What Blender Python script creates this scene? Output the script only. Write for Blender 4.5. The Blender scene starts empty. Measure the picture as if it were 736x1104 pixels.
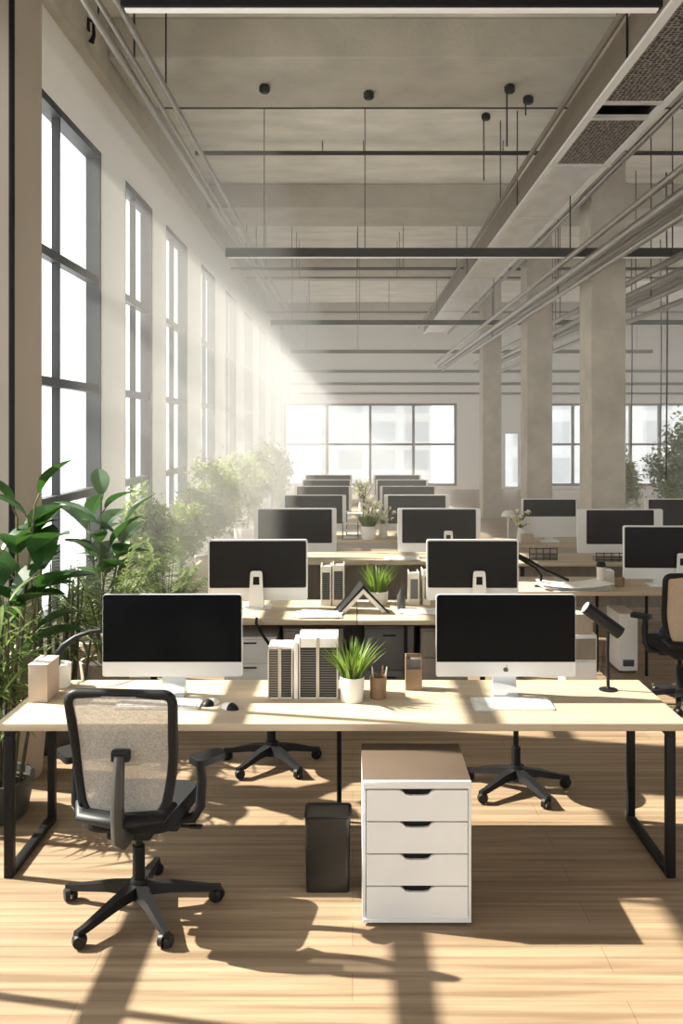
import bpy, bmesh, math, random
from mathutils import Vector, Matrix
R = random.Random(7)
PI = math.pi
scene = bpy.context.scene
COL = scene.collection
V = Vector
CAMZ = 2.19

# ------------------------------------------------------------------ materials
def newmat(name):
    m = bpy.data.materials.new(name); m.use_nodes = True
    return m, m.node_tree.nodes, m.node_tree.links, m.node_tree.nodes['Principled BSDF']

def mat(name, col, rough=.6, metal=0., var=0., scale=6., bump=0., bscale=40., stretch=(1, 1, 1), spec=.5, coat=0., detail=4.):
    m, N, L, P = newmat(name)
    P.inputs['Roughness'].default_value = rough
    P.inputs['Metallic'].default_value = metal
    P.inputs['Specular IOR Level'].default_value = spec
    P.inputs['Coat Weight'].default_value = coat
    tc = N.new('ShaderNodeTexCoord')
    mp = N.new('ShaderNodeMapping'); mp.inputs['Scale'].default_value = stretch
    L.new(tc.outputs['Object'], mp.inputs['Vector'])
    nz = N.new('ShaderNodeTexNoise'); nz.inputs['Scale'].default_value = scale; nz.inputs['Detail'].default_value = detail
    L.new(mp.outputs[0], nz.inputs['Vector'])
    cr = N.new('ShaderNodeValToRGB')
    a, b = cr.color_ramp.elements
    a.position, b.position = .3, .7
    a.color = tuple(max(0, c*(1-var)) for c in col)+(1,)
    b.color = tuple(min(1, c*(1+var)) for c in col)+(1,)
    L.new(nz.outputs['Fac'], cr.inputs['Fac'])
    L.new(cr.outputs['Color'], P.inputs['Base Color'])
    if bump:
        n2 = N.new('ShaderNodeTexNoise'); n2.inputs['Scale'].default_value = bscale; n2.inputs['Detail'].default_value = 3
        L.new(mp.outputs[0], n2.inputs['Vector'])
        bp = N.new('ShaderNodeBump'); bp.inputs['Strength'].default_value = bump; bp.inputs['Distance'].default_value = .02
        L.new(n2.outputs['Fac'], bp.inputs['Height']); L.new(bp.outputs[0], P.inputs['Normal'])
    return m

def mixmat_transparent(m, fac, tint=(1, 1, 1)):
    N, L = m.node_tree.nodes, m.node_tree.links
    out = [n for n in N if n.type == 'OUTPUT_MATERIAL'][0]
    P = N['Principled BSDF']
    t = N.new('ShaderNodeBsdfTransparent'); t.inputs[0].default_value = tint+(1,)
    mx = N.new('ShaderNodeMixShader'); mx.inputs[0].default_value = fac
    L.new(P.outputs[0], mx.inputs[1]); L.new(t.outputs[0], mx.inputs[2]); L.new(mx.outputs[0], out.inputs[0])
    return mx

M = {}
M['plaster'] = mat('white plaster', (.90, .89, .865), .85, var=.02, scale=1.5, bump=.05)
M['taupe'] = mat('taupe plaster', (.43, .37, .30), .85, var=.05, scale=1.2, bump=.05)
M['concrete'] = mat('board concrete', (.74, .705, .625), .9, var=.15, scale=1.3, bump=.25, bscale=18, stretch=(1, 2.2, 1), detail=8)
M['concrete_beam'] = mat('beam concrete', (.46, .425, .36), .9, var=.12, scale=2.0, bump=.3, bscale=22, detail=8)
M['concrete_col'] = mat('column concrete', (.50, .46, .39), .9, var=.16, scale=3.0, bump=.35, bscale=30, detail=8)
M['black'] = mat('black powder coat', (.008, .008, .0085), .5, var=.1, spec=.22)
M['blackpl'] = mat('black plastic', (.010, .010, .0105), .45, var=.1, spec=.25, bump=.05, bscale=200)
M['greypl'] = mat('dark grey plastic', (.05, .048, .044), .45, var=.05)
M['seatfab'] = mat('black seat cloth', (.014, .014, .015), .8, spec=.2, var=.2, scale=80, bump=.1, bscale=300)
M['winframe'] = mat('grey window frame', (.052, .055, .058), .5, var=.05, spec=.3)
M['steel'] = mat('galvanised steel', (.74, .725, .69), .45, .35, var=.10, scale=5, stretch=(1, .4, 1))
M['steelpipe'] = mat('steel pipe', (.34, .32, .29), .32, .85, var=.08, scale=8)
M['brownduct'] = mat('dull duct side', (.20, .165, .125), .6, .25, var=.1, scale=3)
M['silver'] = mat('silver aluminium', (.66, .67, .68), .38, .35, var=.02)
M['whitepl'] = mat('white plastic', (.78, .775, .755), .45, var=.02)
M['whitelac'] = mat('white lacquer', (.79, .80, .80), .4, var=.02)
M['shaded_top'] = mat('top with painted shade', (.10, .072, .052), .45, var=.05)  # drawer unit top, its unlit look put into the dark brown
M['screen'] = mat('black glass screen', (.004, .005, .006), .2, var=.1, spec=.12)
M['screen_far'] = mat('dark grey screen', (.013, .0125, .012), .4, var=.1, spec=.2)
M['ceramic'] = mat('white ceramic', (.78, .76, .71), .35, var=.02)
M['beige'] = mat('beige board', (.44, .35, .27), .75, var=.05)
M['paper'] = mat('white paper', (.82, .80, .75), .8, var=.02)
M['cream'] = mat('cream card', (.70, .64, .54), .75, var=.05)
M['greywood'] = mat('grey brown laminate', (.25, .215, .175), .6, var=.15, scale=3, stretch=(6, 6, .6))
M['greypanel'] = mat('dark grey laminate', (.12, .115, .11), .5, var=.1)
M['brownplastic'] = mat('smoky brown acrylic', (.24, .15, .085), .3, var=.2)
M['bin'] = mat('dark bin metal', (.030, .029, .027), .36, .5, var=.1)
M['soil'] = mat('dark soil', (.03, .022, .015), .95, var=.4, scale=60, bump=.4)
M['stem'] = mat('green brown stem', (.10, .10, .035), .7, var=.3)
M['bark'] = mat('bark', (.12, .085, .05), .85, var=.3, scale=20, bump=.3)
M['cane'] = mat('dark cane', (.055, .05, .022), .6, var=.4, scale=20)
def leafmat(name, col, trans=.35, rough=.4, var=.3):
    m = mat(name, col, rough, var=var, scale=4)
    N, L = m.node_tree.nodes, m.node_tree.links
    out = [n for n in N if n.type == 'OUTPUT_MATERIAL'][0]
    t = N.new('ShaderNodeBsdfTranslucent'); t.inputs[0].default_value = (col[0]*1.5, col[1]*1.6, col[2]*.8, 1)
    mx = N.new('ShaderNodeMixShader'); mx.inputs[0].default_value = trans
    L.new(N['Principled BSDF'].outputs[0], mx.inputs[1]); L.new(t.outputs[0], mx.inputs[2]); L.new(mx.outputs[0], out.inputs[0])
    return m
M['leaf_dark'] = leafmat('glossy dark leaf', (.028, .074, .020), .25, .28)
M['leaf_mid'] = leafmat('palm leaf', (.145, .20, .068), .35, .45)
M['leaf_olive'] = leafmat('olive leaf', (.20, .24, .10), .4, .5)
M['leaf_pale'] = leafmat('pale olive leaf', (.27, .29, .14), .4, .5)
M['grass'] = leafmat('grass blade', (.15, .225, .055), .35, .45)
M['blossom'] = leafmat('white blossom', (.75, .73, .66), .3, .6, .05)
M['blue'] = mat('navy cloth', (.03, .05, .12), .8, var=.2)
M['tan_mesh'] = mat('tan mesh', (.50, .38, .26), .8, var=.2, scale=160)
M['diffuser'] = mat('white lamp diffuser', (.85, .84, .80), .5)
_p = M['diffuser'].node_tree.nodes['Principled BSDF']
_p.inputs['Emission Color'].default_value = (1, .95, .86, 1); _p.inputs['Emission Strength'].default_value = .12

def mesh_cloth():
    m = mat('pale mesh cloth', (.42, .39, .35), .8, var=.18, scale=90)
    N, L = m.node_tree.nodes, m.node_tree.links
    mx = mixmat_transparent(m, .2)
    tc = N.new('ShaderNodeTexCoord'); vo = N.new('ShaderNodeTexVoronoi'); vo.inputs['Scale'].default_value = 210
    L.new(tc.outputs['Object'], vo.inputs['Vector'])
    mr = N.new('ShaderNodeMapRange'); mr.inputs[1].default_value = .25; mr.inputs[2].default_value = .45
    mr.inputs[3].default_value = .50; mr.inputs[4].default_value = .14
    L.new(vo.outputs['Distance'], mr.inputs[0]); L.new(mr.outputs[0], mx.inputs[0])
    return m
M['mesh'] = mesh_cloth()

def glass():
    m, N, L, P = newmat('window glass')
    out = [n for n in N if n.type == 'OUTPUT_MATERIAL'][0]
    t = N.new('ShaderNodeBsdfTransparent'); t.inputs[0].default_value = (.96, .97, .96, 1)
    g = N.new('ShaderNodeBsdfGlossy'); g.inputs['Roughness'].default_value = .02
    mx = N.new('ShaderNodeMixShader'); mx.inputs[0].default_value = .05
    L.new(t.outputs[0], mx.inputs[1]); L.new(g.outputs[0], mx.inputs[2]); L.new(mx.outputs[0], out.inputs[0])
    return m
M['glass'] = glass()

def oak(name, base, dark, sx=.35, sy=9, rough=.5, planks=False):
    m, N, L, P = newmat(name)
    P.inputs['Roughness'].default_value = rough
    g = N.new('ShaderNodeNewGeometry')
    mp = N.new('ShaderNodeMapping'); mp.inputs['Scale'].default_value = (sx, sy, sy)
    L.new(g.outputs['Position'], mp.inputs['Vector'])
    nz = N.new('ShaderNodeTexNoise'); nz.inputs['Scale'].default_value = 2.2; nz.inputs['Detail'].default_value = 8; nz.inputs['Distortion'].default_value = .5
    L.new(mp.outputs[0], nz.inputs['Vector'])
    cr = N.new('ShaderNodeValToRGB')
    cr.color_ramp.elements[0].position = .33; cr.color_ramp.elements[1].position = .66
    cr.color_ramp.elements[0].color = dark+(1,); cr.color_ramp.elements[1].color = base+(1,)
    L.new(nz.outputs['Fac'], cr.inputs[0])
    last = cr.outputs[0]
    if planks:
        br = N.new('ShaderNodeTexBrick')
        br.inputs['Scale'].default_value = 1; br.inputs['Brick Width'].default_value = 2.1; br.inputs['Row Height'].default_value = .19
        br.inputs['Mortar Size'].default_value = .0022; br.inputs['Mortar Smooth'].default_value = .3
        br.inputs['Color1'].default_value = (1, 1, 1, 1); br.inputs['Color2'].default_value = (.90, .88, .86, 1); br.inputs['Mortar'].default_value = (.62, .56, .50, 1)
        L.new(g.outputs['Position'], br.inputs['Vector'])
        mx = N.new('ShaderNodeMixRGB'); mx.blend_type = 'MULTIPLY'; mx.inputs[0].default_value = 1
        L.new(last, mx.inputs[1]); L.new(br.outputs['Color'], mx.inputs[2]); last = mx.outputs[0]
    L.new(last, P.inputs['Base Color'])
    bp = N.new('ShaderNodeBump'); bp.inputs['Strength'].default_value = .12; bp.inputs['Distance'].default_value = .01
    L.new(nz.outputs['Fac'], bp.inputs['Height']); L.new(bp.outputs[0], P.inputs['Normal'])
    return m
M['floor'] = oak('oak plank floor', (.335, .246, .156), (.185, .123, .072), planks=True, rough=.55)
M['desk'] = oak('pale oak top', (.52, .43, .31), (.44, .35, .24), sx=.5, sy=7, rough=.5)

def perforated():
    m, N, L, P = newmat('perforated duct mesh')
    P.inputs['Metallic'].default_value = .5; P.inputs['Roughness'].default_value = .5
    tc = N.new('ShaderNodeTexCoord'); vo = N.new('ShaderNodeTexVoronoi'); vo.inputs['Scale'].default_value = 26; vo.inputs['Randomness'].default_value = .35
    L.new(tc.outputs['Object'], vo.inputs['Vector'])
    cr = N.new('ShaderNodeValToRGB'); cr.color_ramp.elements[0].position = .38; cr.color_ramp.elements[1].position = .5
    cr.color_ramp.elements[0].color = (.035, .03, .03, 1); cr.color_ramp.elements[1].color = (.36, .32, .28, 1)
    L.new(vo.outputs['Distance'], cr.inputs[0]); L.new(cr.outputs[0], P.inputs['Base Color'])
    return m
M['perf'] = perforated()

def stripes(name, c1, c2, scale, rot=(0, 0, 0)):
    m, N, L, P = newmat(name)
    P.inputs['Roughness'].default_value = .7
    tc = N.new('ShaderNodeTexCoord'); wv = N.new('ShaderNodeTexWave'); wv.bands_direction = 'Z'
    wv.inputs['Scale'].default_value = scale; wv.inputs['Distortion'].default_value = .6; wv.inputs['Detail'].default_value = 2
    L.new(tc.outputs['Object'], wv.inputs['Vector'])
    cr = N.new('ShaderNodeValToRGB'); cr.color_ramp.elements[0].position = .70; cr.color_ramp.elements[1].position = .98
    cr.color_ramp.elements[0].color = c1+(1,); cr.color_ramp.elements[1].color = c2+(1,)
    L.new(wv.outputs['Fac'], cr.inputs[0]); L.new(cr.outputs[0], P.inputs['Base Color'])
    return m
M['sheets'] = stripes('dark paper stack', (.015, .015, .015), (.20, .185, .16), 24)
M['sheets_light'] = stripes('tan paper stack', (.06, .052, .04), (.36, .32, .25), 24)

def facade(name, col, win, sx, sz):
    m, N, L, P = newmat(name)
    P.inputs['Roughness'].default_value = .8
    tc = N.new('ShaderNodeTexCoord'); sp = N.new('ShaderNodeSeparateXYZ'); L.new(tc.outputs['Object'], sp.inputs[0])
    ad = N.new('ShaderNodeMath'); ad.operation = 'ADD'; L.new(sp.outputs[0], ad.inputs[0]); L.new(sp.outputs[1], ad.inputs[1])
    cb = N.new('ShaderNodeCombineXYZ'); L.new(ad.outputs[0], cb.inputs[0]); L.new(sp.outputs[2], cb.inputs[1])
    br = N.new('ShaderNodeTexBrick'); br.offset = 0; br.inputs['Scale'].default_value = 1
    br.inputs['Brick Width'].default_value = sx; br.inputs['Row Height'].default_value = sz; br.inputs['Mortar Size'].default_value = .55
    br.inputs['Mortar Smooth'].default_value = 0
    br.inputs['Color1'].default_value = win+(1,); br.inputs['Color2'].default_value = win+(1,); br.inputs['Mortar'].default_value = col+(1,)
    L.new(cb.outputs[0], br.inputs['Vector']); L.new(br.outputs['Color'], P.inputs['Base Color'])
    return m
M['tower'] = facade('pale tower facade', (.52, .53, .54), (.36, .38, .40), 3.2, 3.4)
M['tower2'] = facade('pale block facade', (.54, .54, .53), (.40, .41, .42), 4.2, 3.6)

# ------------------------------------------------------------------ mesh helpers
def bm_(): return bmesh.new()
def obj(name, bm, m, parent=None, smooth=True, kind=None, label=None):
    bmesh.ops.recalc_face_normals(bm, faces=bm.faces[:]) if len(bm.faces) < 6000 and not name in ('leaves', 'foliage', 'blades', 'fronds') else None
    me = bpy.data.meshes.new(name); bm.to_mesh(me); bm.free()
    if smooth:
        for p in me.polygons: p.use_smooth = True
        me.set_sharp_from_angle(angle=math.radians(38))
    me.materials.append(M[m] if isinstance(m, str) else m)
    o = bpy.data.objects.new(name, me); COL.objects.link(o)
    if parent: o.parent = parent
    if kind: o['kind'] = kind
    if label: o['label'] = label
    return o
def tag(o, label, cat, group=None, kind=None):
    o['label'] = label; o['category'] = cat
    if group: o['group'] = group
    if kind: o['kind'] = kind
    return o
def thing(name, label, cat, loc=(0, 0, 0), rz=0., group=None):
    o = bpy.data.objects.new(name, None); COL.objects.link(o); o.empty_display_size = .1
    o.location = loc; o.rotation_euler = (0, 0, rz)
    return tag(o, label, cat, group)
KIDS = None
def dup(root, loc, rz, label, group=None):
    def rec(o, par):
        c = o.copy(); COL.objects.link(c); c.parent = par
        for ch in list(o.children): rec(ch, c)
        return c
    r = rec(root, None); r.location = loc; r.rotation_euler = (0, 0, rz); r['label'] = label
    if group: r['group'] = group
    return r
def box(bm, x0, x1, y0, y1, z0, z1, bev=0., seg=2):
    r = bmesh.ops.create_cube(bm, size=1)
    vs = r['verts']
    bmesh.ops.scale(bm, vec=(x1-x0, y1-y0, z1-z0), verts=vs)
    bmesh.ops.translate(bm, vec=((x0+x1)/2, (y0+y1)/2, (z0+z1)/2), verts=vs)
    if bev:
        es = list({e for v in vs for e in v.link_edges})
        bmesh.ops.bevel(bm, geom=es, offset=bev, segments=seg, affect='EDGES', profile=.5)
    return bm
def xbox(bm, p, q, w, h, bev=0., up=V((0, 0, 1))):
    """bar of section w x h from p to q"""
    p, q = V(p), V(q); d = q-p; Lh = d.length; d.normalize()
    s = d.cross(up)
    if s.length < 1e-4: s = V((1, 0, 0))
    s.normalize(); u = s.cross(d)
    r = bmesh.ops.create_cube(bm, size=1); vs = r['verts']
    bmesh.ops.scale(bm, vec=(w, Lh, h), verts=vs)
    mt = Matrix((s, d, u)).transposed().to_4x4(); mt.translation = (p+q)/2
    bmesh.ops.transform(bm, matrix=mt, verts=vs)
    if bev:
        es = list({e for v in vs for e in v.link_edges})
        bmesh.ops.bevel(bm, geom=es, offset=bev, segments=2, affect='EDGES')
    return bm
def cyl(bm, p, q, r0, r1=None, n=16, cap=True):
    r1 = r0 if r1 is None else r1
    p, q = V(p), V(q); d = (q-p)
    mt = d.to_track_quat('Z', 'Y').to_matrix().to_4x4(); mt.translation = (p+q)/2
    bmesh.ops.create_cone(bm, cap_ends=cap, segments=n, radius1=r0, radius2=r1, depth=d.length, matrix=mt)
    return bm
def tube(bm, pts, rad, n=8, closed=False, sy=1., up=V((0, 0, 1)), caps=True):
    pts = [V(p) for p in pts]; k = len(pts)
    rads = rad if isinstance(rad, (list, tuple)) else [rad]*k
    rings = []; prev = None
    for i, p in enumerate(pts):
        a = pts[(i-1) % k] if (closed or i > 0) else p
        b = pts[(i+1) % k] if (closed or i < k-1) else p
        t = (b-a).normalized()
        s = t.cross(up) if prev is None else prev-t*prev.dot(t)
        if s.length < 1e-3: s = t.cross(V((1, 0, 0))) if abs(t.x) < .9 else t.cross(V((0, 1, 0)))
        s.normalize(); prev = s; u = s.cross(t)
        rings.append([bm.verts.new(p+(s*math.cos(2*PI*j/n)+u*math.sin(2*PI*j/n)*sy)*rads[i]) for j in range(n)])
    for i in range(k if closed else k-1):
        A, B = rings[i], rings[(i+1) % k]
        if closed and i == k-1:
            off = min(range(n), key=lambda o: (A[0].co-B[o].co).length)
            B = B[off:]+B[:off]
        for j in range(n):
            bm.faces.new((A[j], A[(j+1) % n], B[(j+1) % n], B[j]))
    if not closed and caps:
        bm.faces.new(rings[0][::-1]); bm.faces.new(rings[-1])
    return bm
def lathe(bm, prof, n=24, c=(0, 0, 0)):
    rings = []
    for r, z in prof:
        rings.append([bm.verts.new((c[0]+r*math.cos(2*PI*j/n), c[1]+r*math.sin(2*PI*j/n), c[2]+z)) for j in range(n)])
    for A, B in zip(rings, rings[1:]):
        for j in range(n): bm.faces.new((A[j], A[(j+1) % n], B[(j+1) % n], B[j]))
    bm.faces.new(rings[0][::-1]); bm.faces.new(rings[-1])
    return bm
def fillet(pts, rs, n=6):
    out = []; k = len(pts)
    for i in range(k):
        p = V(pts[i]+(0,)); a = V(pts[i-1]+(0,)); b = V(pts[(i+1) % k]+(0,)); r = rs[i] if isinstance(rs, (list, tuple)) else rs
        if r <= 0: out.append((p.x, p.y)); continue
        da = (a-p).normalized(); db = (b-p).normalized()
        p0 = p+da*r; p1 = p+db*r
        for j in range(n+1):
            t = j/n
            q = p0*(1-t)**2+p*2*t*(1-t)+p1*t*t
            out.append((q.x, q.y))
    return out
def prism(bm, poly, h, f):
    """extrude a 2D poly; f(u, v, w) -> point, w in 0..h"""
    A = [bm.verts.new(f(u, v, 0)) for u, v in poly]; B = [bm.verts.new(f(u, v, h)) for u, v in poly]
    k = len(poly)
    bm.faces.new(A[::-1]); bm.faces.new(B)
    for i in range(k): bm.faces.new((A[i], A[(i+1) % k], B[(i+1) % k], B[i]))
    return bm

# ------------------------------------------------------------------ setting
XL, XR, YB, YF = -2.6, 12.5, -3.0, 34.0
ZT, ZSLAB = 5.75, 6.40
def struct(name, bm, m, parent=None, smooth=False):
    o = obj(name, bm, m, parent, smooth)
    if not parent: o['kind'] = 'structure'
    return o
struct('floor', box(bm_(), XL-.3, XR+.3, YB-.3, YF+.3, -.2, 0), 'floor')
struct('ceiling', box(bm_(), XL-.3, XR+.3, YB-.3, YF+.3, ZSLAB, ZSLAB+.25), 'concrete')
for i, y in enumerate((-2.2, 3.2, 9.65, 16.2, 22.7, 31.5)):
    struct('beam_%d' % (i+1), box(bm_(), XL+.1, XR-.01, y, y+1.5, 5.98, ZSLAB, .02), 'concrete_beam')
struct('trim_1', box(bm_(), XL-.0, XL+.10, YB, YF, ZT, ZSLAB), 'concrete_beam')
for i, (x0, x1, y0, y1) in enumerate(((3.16, 3.62, 12.5, 13.15), (3.16, 3.62, 17.1, 17.75), (3.16, 3.62, 22.95, 23.55))):
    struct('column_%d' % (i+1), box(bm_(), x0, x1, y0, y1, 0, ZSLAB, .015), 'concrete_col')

WZ0, WZ1 = .5, 5.05
WIN = [(.6, 2.55), (2.85, 6.65), (7.45, 9.8), (10.8, 12.3), (13.15, 14.9), (16.2, 17.9), (19.3, 21.1), (22.7, 24.6), (26.2, 28.2), (29.8, 31.8)]
TH = .27
b = bm_()
edges = [YB-.3]+[e for w in WIN for e in w]+[YF+.3]
for i in range(0, len(edges), 2): box(b, XL-TH, XL, edges[i], edges[i+1], 0, ZSLAB)
for a, c in WIN:
    box(b, XL-TH, XL, a, c, 0, WZ0); box(b, XL-TH, XL, a, c, WZ1, ZSLAB)
struct('wall_left', b, 'plaster')
struct('trim_2', box(bm_(), XL, XL+.16, 6.72, 7.42, 0, ZT, .01), 'taupe')
for i, (a, c) in enumerate(WIN):
    b = bm_(); x0, x1 = XL-.15, XL-.01; f = .07
    box(b, x0, x1, a, a+f, WZ0, WZ1); box(b, x0, x1, c-f, c, WZ0, WZ1)
    box(b, x0, x1, a+f, c-f, WZ0, WZ0+f); box(b, x0, x1, a+f, c-f, WZ1-f, WZ1)
    for z in (1.55, 2.6, 3.72): box(b, x0+.03, x1-.02, a+f, c-f, z-.04, z+.04)
    for mY in ([a+.45*(c-a)] if c-a < 3 else [a+.28*(c-a), a+.62*(c-a)]):
        box(b, x0+.04, x1-.03, mY-.018, mY+.018, WZ0+f, WZ1-f)
    fr = struct('window_%d' % (i+1), b, 'winframe')
    obj('pane', box(bm_(), x0+.06, x0+.068, a+f*.5, c-f*.5, WZ0+f*.5, WZ1-f*.5), 'glass', fr, False)

# far wall with windows, glazed door
FW = [(-2.48, 3.75, .12, 3.10), (6.9, 12.1, .12, 3.10)]
DO = (5.45, 6.0, 0, 2.05)
b = bm_()
zt = 3.10
box(b, XL-.3, FW[0][0], YF, YF+.3, 0, ZSLAB); box(b, FW[0][1], DO[0], YF, YF+.3, 0, ZSLAB); box(b, DO[1], FW[1][0], YF, YF+.3, 0, ZSLAB)
box(b, FW[1][1], XR+.3, YF, YF+.3, 0, ZSLAB)
for w in FW: box(b, w[0], w[1], YF, YF+.3, w[3], ZSLAB); box(b, w[0], w[1], YF, YF+.3, 0, w[2])
box(b, DO[0], DO[1], YF, YF+.3, DO[3], ZSLAB)
struct('wall_back', b, 'plaster')
for k, (w, n) in enumerate(((FW[0], 4), (FW[1], 5))):
    b = bm_(); f = .09
    box(b, w[0], w[1], YF, YF+.14, w[3]-f, w[3]); box(b, w[0], w[1], YF, YF+.14, w[2], w[2]+f)
    for j in range(n+1):
        x = w[0]+(w[1]-w[0])*j/n
        x = min(max(x, w[0]+f/2), w[1]-f/2)
        box(b, x-f/2, x+f/2, YF, YF+.14, w[2]+f, w[3]-f)
        if j < n: box(b, x+f/2, w[0]+(w[1]-w[0])*(j+1)/n-f/2, YF+.02, YF+.12, 1.58, 1.66)
    fr = struct('window_%d' % (11+k), b, 'winframe')
    obj('pane', box(bm_(), w[0]+f*.5, w[1]-f*.5, YF+.08, YF+.088, w[2]+f*.5, w[3]-f*.5), 'glass', fr, False)
b = bm_()
box(b, DO[0], DO[0]+.05, YF, YF+.1, 0, DO[3]); box(b, DO[1]-.05, DO[1], YF, YF+.1, 0, DO[3]); box(b, DO[0]+.05, DO[1]-.05, YF, YF+.1, DO[3]-.05, DO[3]); box(b, DO[0]+.05, DO[1]-.05, YF, YF+.1, 0, .1)
fr = struct('door_1', b, 'whitepl')
obj('pane', box(bm_(), DO[0]+.03, DO[1]-.03, YF+.05, YF+.058, .06, DO[3]-.02), 'glass', fr, False)
# right wall with daylight openings, and the wall behind the camera
b = bm_()
RW = [(7, 12), (14, 20), (22, 28)]
edges = [YB-.3]+[e for w in RW for e in w]+[YF+.3]
for i in range(0, len(edges), 2): box(b, XR, XR+.3, edges[i], edges[i+1], 0, ZSLAB)
for a, c in RW: box(b, XR, XR+.3, a, c, 0, .6); box(b, XR, XR+.3, a, c, 4.6, ZSLAB)
struct('wall_right', b, 'plaster')
b = bm_()
box(b, XL-.3, -1.8, YB-.3, YB, 0, ZSLAB); box(b, 8, XR+.3, YB-.3, YB, 0, ZSLAB); box(b, -1.8, 8, YB-.3, YB, 0, .9); box(b, -1.8, 8, YB-.3, YB, 3.6, ZSLAB)
struct('wall_front', b, 'plaster')

# ------------------------------------------------------------------ overhead services
def pipe(name, pts, r, m, label, group=None, hang=(), n=10, cat='pipe', top=ZSLAB):
    b = bm_(); tube(b, pts, r, n)
    o = obj(name, b, m); tag(o, label, cat, group)
    for x, y, z in hang:
        obj('hanger', cyl(bm_(), (x, y, z), (x, y, top), .008, n=6), 'black', o)
    return o
# dark vertical conduit on the taupe pier
o = obj('wall_conduit', tube(bm_(), [(XL+.18, 6.70, 0.0), (XL+.18, 6.70, ZT)], .022, 8), 'black'); tag(o, 'thin black vertical conduit running up the taupe pier at far left', 'conduit')
# left pair of pipes
for k, (x, z, r) in enumerate(((-2.02, 5.42, .035), (-1.92, 5.42, .022), (-1.80, 5.46, .03))):
    b = [(x, -2.9, z), (x, 31, z)]
    lab = ('thick steel pipe nearest the windows along the left ceiling', 'thin middle pipe of the three along the left ceiling', 'steel pipe farthest from the windows of the three at left ceiling')[k]
    pipe('ceiling_pipe', b, r, 'steelpipe', lab, 'steel pipes along the window side', [(x, y+k*.8, z) for y in (7.5, 18.0)])
# right lower bundle in front of column
for k, (x, z, r) in enumerate(((2.72, 4.34, .035), (2.84, 4.22, .05), (2.96, 4.10, .035), (3.06, 4.26, .045))):
    lab = ('leftmost pipe of the bundle passing just left of the near column', 'fat second pipe of the bundle left of the near column', 'lowest pipe of the bundle left of the near column', 'pipe of that bundle closest to the near column')[k]
    pipe('ceiling_pipe', [(x, -2.9, z), (x, 31, z)], r, 'steelpipe', lab, 'steel pipe bundle beside the columns', [(x, y+k*.9, z) for y in ((11.8, 18.2) if k % 2 == 0 else ())])
for k, (x, z, r) in enumerate(((4.00, 4.30, .045), (4.15, 4.18, .05), (4.3, 4.05, .04), (4.48, 4.22, .05), (4.62, 3.98, .04))):
    lab = ('leftmost pipe of the bundle right of the near column', 'second pipe from the left in the bundle right of the near column', 'middle pipe of the bundle right of the near column',
           'fourth pipe of the bundle right of the near column', 'rightmost and lowest pipe of the bundle right of the column')[k]
    pipe('ceiling_pipe', [(x, -2.9, z), (x, 31, z)], r, 'steelpipe', lab, 'steel pipe bundle right of the columns', [(x, y+k*.9, z) for y in ((11.8, 18.2) if k % 2 == 0 else ())])
# cross pipes under the slab; far wall bars added in place of distant lights
CP = [(12.3, 6.37, .014, -2.5, 12, 'thin dark conduit crossing the pale slab between the nearest two beams'),
      (13.8, 6.22, .032, -2.3, 12, 'thick black pipe crossing under the ceiling before the second beam'),
      (18.6, 5.35, .022, -2.4, 12, 'thin black pipe crossing just above the second light bar from the front'),
      (20.2, 5.60, .02, -2.4, 12, 'upper of the two grey pipes crossing behind the second beam'),
      (21.2, 5.58, .02, -2.4, 12, 'lower of the two grey pipes crossing behind the second beam'),
      (26.0, 5.4, .022, -2.4, 12, 'grey pipe crossing above the third light bar'),
      (33.93, 4.25, .05, -2.2, 12, 'topmost dark bar on the far wall standing in for a distant light'),
      (33.93, 3.80, .05, -2.2, 12, 'middle dark bar on the far wall standing in for a distant light'),
      (33.93, 3.45, .04, -2.0, 12, 'lowest dark bar on the far wall standing in for a distant light')]
for y, z, r, x0, x1, lab in CP:
    hg = [] if y > 33 else [(x, y, z) for x in (-.44, .16, 2.2)] if y == 13.8 else [(x, y, z) for x in (-1.2, .1, 1.0, 5.5)]
    pipe('cross_pipe', [(x0, y, z), (x1, y, z)], r, 'black', lab, None, hg)
# duct
t = thing('air_duct', 'galvanised rectangular air duct with perforated panels running along the ceiling', 'duct', (2.5, 5.0, 5.1))
X0, X1, Z0, Z1 = -.31, .31, .02, .36
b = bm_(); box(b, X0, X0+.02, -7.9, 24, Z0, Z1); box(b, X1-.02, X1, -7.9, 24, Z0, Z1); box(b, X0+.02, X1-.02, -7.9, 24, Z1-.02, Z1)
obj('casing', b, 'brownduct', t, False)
b = bm_(); box(b, X0-.02, X0+.05, -7.9, 24, Z0-.03, Z0+.0); box(b, X1-.05, X1+.02, -7.9, 24, Z0-.03, Z0)
obj('edge_flange', b, 'whitepl', t, False)
obj('perforated_panel', box(bm_(), X0+.05, X1-.05, -7.9, 3.38, Z0-.02, Z0+.01), 'perf', t, False)
obj('panel_rib', box(bm_(), X0+.05, X1-.05, 3.38, 3.46, Z0-.03, Z0), 'steel', t, False)
obj('panel_rib', box(bm_(), X0+.05, X1-.05, 3.80, 3.88, Z0-.03, Z0), 'steel', t, False)
obj('slot', box(bm_(), X0+.05, X1-.05, 3.46, 3.80, Z0+.06, Z0+.09), 'black', t, False)
obj('perforated_panel', box(bm_(), X0+.05, X1-.05, 3.88, 5.4, Z0-.02, Z0+.01), 'perf', t, False)
y = 5.4; k = 0
while y < 23.5:
    b = bm_(); box(b, X0+.05, X1-.05, y+.02, y+2.55, Z0-.02, Z0+.01)
    box(b, X0-.03, X1+.03, y-.03, y+.03, Z0-.045, Z0-.015)
    obj('smooth_panel', b, 'steel', t, False); y += 2.6
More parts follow.
